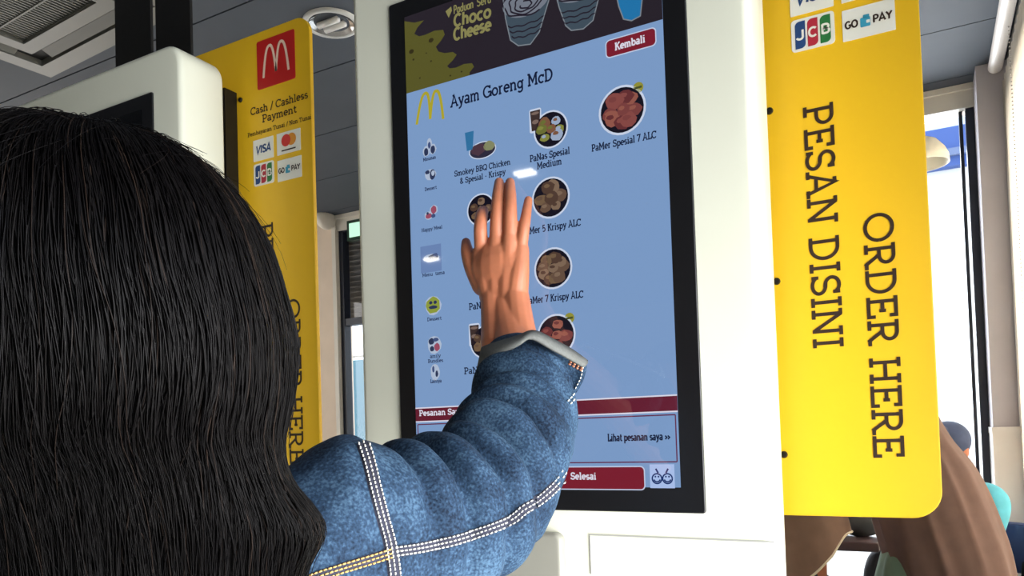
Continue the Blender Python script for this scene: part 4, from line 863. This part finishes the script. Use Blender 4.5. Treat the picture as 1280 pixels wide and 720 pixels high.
# ------------------------------------------------------------------ people seated beyond the kiosks
brown = noisy(mat('veil_brown', (118, 94, 88), .85), 25, .08); brown_b = noisy(mat('veil_taupe', (118, 92, 78), .85), 25, .08)
def seated(name_pos, f, label, zc, s=1.0, lean=0.0):
    """seated figure: hips on a 0.45 m seat, knees bent forward along f, hands in the lap"""
    x, y = name_pos; f = np.array([*f, 0.0]); f /= np.linalg.norm(f); r = np.array([f[1], -f[0], 0]); u = np.array([0, 0, 1.0])
    t = thing('person', label, 'person', (x, y, 0)); b = np.array([x, y, 0.0]); hip = b + u * .53; nk = b + u * (zc - .17) + f * .03 + r * lean * .4; hd_ = b + u * zc + f * .06 + r * lean
    m = MB(); head_shapes(m, hd_, f, r, s); m.limb([nk - u * .03, nk + u * .05, hd_ - u * .04], [.055, .05, .05]); m.limb([nk - u * .05, (nk + hip) / 2 + u * .1, hip + u * .1, hip], [.085, .13, .12, .13], 20)
    for q in (-1, 1):
        h0 = hip + r * q * .09; kn = h0 + f * .40 - u * .02; an = kn - u * .42 + f * .02; m.limb([h0, (h0 + kn) / 2, kn, (kn + an) / 2, an], [.09, .08, .06, .052, .036]); m.limb([an - u * .05 - f * .02, an - u * .055 + f * .14], [.035, .025])
        k_ = .74 if lean else 1.0; sh = nk + r * q * .145 * k_ - u * .06 * (2 - k_); el = sh - r * q * .005 + f * .06 - u * .25; ha = el + f * .2 - r * q * .06 - u * .03; m.limb([nk - u * .04, sh, (sh + el) / 2, el, (el + ha) / 2, ha], [.06 * k_, .055 * k_, .045 * k_, .038 * k_, .032, .024])
        for k in range(4): m.limb([ha + r * (.013 * k - .02), ha + r * (.013 * k - .02) + f * .05 - u * .006, ha + r * (.013 * k - .02) + f * .085 - u * .025], [.012, .0095, .007], 8)
        m.limb([ha - r * q * .02, ha - r * q * .045 + f * .03, ha - r * q * .045 + f * .055], [.012, .010, .008], 8)
    bo = remesh([(m, .006)], 'body', [skin_m], t); eyes(hd_, f, r, bo, s)
    return t, f, r, u, hip, nk, hd_
def drape(parent, rings, Y, name, m, depth, folds=.02, hem=0.0, nf=11, seed=0):
    """cloth falling around a figure: outline rows (height, left edge, right edge) in metres"""
    rows = np.array([(z, x0, x1) for z, x0, x1 in rings]); n = len(rows); us = np.linspace(0, n - 1, 60); R_ = crom(rows, us); D_ = crom(np.array(depth)[:, None], us)[:, 0]; w = MB(); NT = 120; vs = []
    for i, (z, x0, x1) in enumerate(R_):
        s = i / 59
        for j in range(NT):
            th = 2 * PI * j / NT; k = 1 + folds * s * (1 - abs(math.sin(nf * th / 2 + seed + 1.5 * noise.noise(Vector((math.cos(th) * 2, math.sin(th) * 2, seed + s)))))) - folds * .5 * s + .02 * noise.noise(Vector((math.cos(th) * 3, math.sin(th) * 3, z * 5)))
            vs.append(((x0 + x1) / 2 + (x1 - x0) / 2 * k * math.cos(th), Y + D_[i] * k * math.sin(th), z - hem * s ** 3 * (1 - abs(math.cos(th)) ** 1.6)))
    w.add(vs, [(i * NT + j, i * NT + (j + 1) % NT, (i + 1) * NT + (j + 1) % NT, (i + 1) * NT + j) for i in range(59) for j in range(NT)])
    k = len(w.v); w.v.append(((R_[0][1] + R_[0][2]) / 2, Y, R_[0][0] + .012)); w.f += [(k, j, (j + 1) % NT) for j in range(NT)]; w.mi += [0] * NT
    o = w.build(name, m, parent, True); e = o.modifiers.new('t', 'SOLIDIFY'); e.thickness = .004; e.offset = -1
    return o, vs[-NT:]
def rowsY(Y, lst):
    out = []
    for y, xl, xr in lst: a, b = onY(xl, y, Y), onY(xr, y, Y); out.append(((a[2] + b[2]) / 2, a[0], b[0]))
    return out
# woman in the brown veil, right
Y1 = 1.75; ra = rowsY(Y1, [(492, 1118, 1150), (505, 1098, 1164), (530, 1086, 1178), (552, 1082, 1192), (580, 1080, 1216), (610, 1082, 1233), (650, 1092, 1250), (690, 1104, 1265), (740, 1122, 1276), (790, 1140, 1284)])
hx = (onY(1098, 530, Y1)[0] + onY(1180, 530, Y1)[0]) / 2; hz = onY(1135, 530, Y1)[2]
t, f, r, u, hip, nk, hd_ = seated((hx + .06, Y1), (.1, 1), 'woman seated back turned in long plain brown veil, right below the yellow sign', hz, .92, -.06)
drape(t, ra, Y1, 'veil', brown, [.05, .085, .11, .125, .15, .18, .21, .23, .25, .26], .09, 0, 13, 1)
w = MB(); w.limb([hip + u * .28, hip + u * .1, hip - u * .05], [.14, .19, .21], 24)
for q in (-1, 1): w.limb([hip + r * q * .09, hip + r * q * .1 + f * .4 - u * .0, hip + r * q * .1 + f * .42 - u * .4], [.12, .10, .09], 20)
w.limb([onY(1128, 705, Y1 - .1), onY(1130, 760, Y1 - .12), onY(1135, 850, Y1 - .1)], [.05, .075, .10], 20)
remesh([(w, .009)], 'dress', [noisy(mat('dress_sage', (128, 156, 138), .85), 30, .08)], t)
# woman in the taupe veil with pale piping, mostly behind the kiosk
Y3 = 1.45; rc = rowsY(Y3, [(515, 925, 965), (530, 908, 985), (560, 900, 998), (590, 896, 1020), (620, 892, 1044), (645, 890, 1057), (662, 888, 1062)])
hx = (onY(908, 545, Y3)[0] + onY(992, 545, Y3)[0]) / 2; hz = onY(950, 550, Y3)[2]
t, f, r, u, hip, nk, hd_ = seated((hx - .02, Y3 + .02), (0, 1), 'woman in a brown veil with pale piped hem, mostly hidden behind the lit kiosk', hz, 1.0)
o, hemv = drape(t, rc, Y3, 'veil', brown_b, [.06, .10, .12, .15, .19, .22, .23], .06, .17, 9, 3)
w = MB(); w.tube(hemv + hemv[:1], .0035, 8, False); w.build('piping', mat('piping_pale', (226, 214, 190), .7), o, True)
w = MB(); w.limb([hip + u * .28, hip + u * .1, hip - u * .05], [.14, .18, .2], 24)
for q in (-1, 1): w.limb([hip + r * q * .09, hip + r * q * .1 + f * .4, hip + r * q * .1 + f * .42 - u * .4], [.12, .10, .09], 20)
remesh([(w, .009)], 'dress', [noisy(mat('dress_navy', (40, 44, 66), .85), 30, .1)], t)
# person in the teal shirt and navy cap, beyond
Y2 = 2.95; c = onY(1192, 560, Y2)
t, f, r, u, hip, nk, hd_ = seated((c[0] + .01, Y2), (-.5, -.85), 'person in teal patterned shirt and navy cap, seated behind the brown veil', c[2], 1.0)
w = MB(); w.ball(hd_ + u * .035, (.088, .098, .085), 24, 14); w.limb([hd_ + f * .06 + u * .05, hd_ + f * .15 + u * .035], [.055, .045], 16); w.build('cap', noisy(mat('cap_navy', (58, 72, 104), .8), 40, .1), t, True)
sm_ = mat('shirt_teal', (92, 178, 196), .8); nt = sm_.node_tree; vo = N(sm_, 'ShaderNodeTexVoronoi'); vo.inputs['Scale'].default_value = 26; tcn = N(sm_, 'ShaderNodeTexCoord'); rp = N(sm_, 'ShaderNodeValToRGB'); rp.color_ramp.interpolation = 'CONSTANT'
e = rp.color_ramp.elements; e[0].color = (*lin((34, 44, 50)), 1); e[1].position = .26; e[1].color = (*lin((200, 226, 228)), 1); q = e.new(.42); q.color = (*lin((92, 184, 204)), 1)
nt.links.new(tcn.outputs['Object'], vo.inputs[0]); nt.links.new(vo.outputs[0], rp.inputs[0]); nt.links.new(rp.outputs[0], nt.nodes['Principled BSDF'].inputs['Base Color'])
w = MB(); w.limb([nk - u * .02, nk - u * .12, hip + u * .12, hip], [.09, .155, .15, .16], 24); remesh([(w, .008)], 'shirt', [sm_], t)
w = MB()
for q in (-1, 1): w.limb([nk + r * q * .07 - u * .05, nk + r * q * .145 - u * .06, nk + r * q * .143 + f * .03 - u * .17, nk + r * q * .141 + f * .042 - u * .22], [.075, .076, .066, .064], 18)
o = remesh([(w, .008)], 'sleeve', [noisy(mat('sleeve_teal', (88, 180, 204), .8), 20, .1)], t)
w = MB()
for q in (-1, 1): h0 = hip + r * q * .09; kn = h0 + f * .4; w.limb([h0, kn, kn - u * .36], [.11, .085, .07], 18)
remesh([(w, .009)], 'trousers', [mat('trouser_black', (34, 34, 40))], t)
# chairs, table and bag
def chair(x, y, f, label, m, sz=.45):
    f = np.array([*f, 0.0]); f /= np.linalg.norm(f); r = np.array([f[1], -f[0], 0]); u = np.array([0, 0, 1.0]); R3 = Matrix((r, f, u)).transposed(); c = np.array([x, y, 0.0])
    t = thing('dining_chair', label, 'chair', (x, y, 0), None)
    w = MB(); w.box(c + u * (sz - .025), (.42, .42, .05), R3); o = w.build('seat', m, t); bv = o.modifiers.new('b', 'BEVEL'); bv.width = .02; bv.segments = 3
    w = MB(); w.box(c - f * .21 + u * (sz + .13), (.42, .03, .22), R3); o = w.build('backrest', m, t); bv = o.modifiers.new('b', 'BEVEL'); bv.width = .014; bv.segments = 3
    for a in (-1, 1):
        for b_ in (-1, 1):
            w = MB(); w.tube([c + r * a * .18 + f * b_ * .18 + u * (sz - .04), c + r * a * .2 + f * b_ * .21], [.016, .012], 12); w.build('leg', black_metal, t, True)
        w = MB(); w.tube([c + r * a * .19 - f * .19 + u * (sz - .04), c + r * a * .19 - f * .21 + u * (sz + .1)], .012, 10); w.build('back_post', black_metal, t, True)
def stool(x, y, label, m):
    t = thing('stool', label, 'stool', (x, y, 0), 'backless stools by the table')
    w = MB(); w.lathe([(.001, .40), (.17, .40), (.19, .415), (.19, .435), (.17, .45), (.001, .452)], (x, y, 0), n=32); w.build('seat', m, t, True, 50)
    for a in range(4): w = MB(); c_, s_ = math.cos(a * PI / 2 + .78), math.sin(a * PI / 2 + .78); w.tube([(x + .13 * c_, y + .13 * s_, .405), (x + .17 * c_, y + .17 * s_, 0)], [.015, .011], 12); w.build('leg', black_metal, t, True)
navy_seat = mat('seat_navy', (44, 58, 104), .5); dark_seat = mat('seat_dark', (58, 52, 60), .5)
stool(hx, Y3 + .0, 'dark backless stool under the woman in the piped veil', dark_seat)
stool((onY(1098, 530, Y1)[0] + onY(1180, 530, Y1)[0]) / 2 + .06, Y1, 'dark backless stool under the woman in the plain brown veil', dark_seat)
chair(c[0] - .03, Y2, (-.6, -.8), 'navy chair under the person in the teal shirt', navy_seat)
T = thing('dining_table', 'dark brown square table between the seated people', 'table', (0, 2.4, 0))
w = MB(); w.prism(rrect(-.42, .675, .30, .71, .008), 2.12, 2.72, .006, .006); w.build('tabletop', noisy(mat('table_brown', (92, 74, 76), .4), 20, .15, 0, (1, 12, 1)), T, True, 40)
w = MB(); w.tube([(-.06, 2.42, .02), (-.06, 2.42, .68)], .035, 16); w.build('pillar', black_metal, T, True)
w = MB(); w.lathe([(.24, 0), (.24, .012), (.06, .03), (.035, .04)], (-.06, 2.42, 0), n=32); w.build('foot', black_metal, T, True, 40)
g = onY(1060, 676, 2.3); B = thing('handbag', 'slouching grey-black handbag lying on the brown table', 'bag', (g[0], 2.3, .71))
w = MB(); w.ball((g[0], 2.3, .795), (.135, .08, .082), 24, 14); w.ball((g[0] + .05, 2.29, .77), (.10, .075, .062), 20, 12); w.ball((g[0] - .06, 2.3, .775), (.09, .08, .066), 20, 12)
remesh([(w, .006)], 'bag_body', [noisy(mat('bag_grey', (76, 80, 84), .6), 30, .15, .3)], B)
w = MB(); w.tube(smoothpath([(g[0] - .07, 2.25, .83), (g[0] - .05, 2.22, .90), (g[0] + .03, 2.22, .905), (g[0] + .07, 2.25, .83)], 24), .007, 8); w.build('strap', mat('bag_strap', (40, 40, 44), .6), B, True)
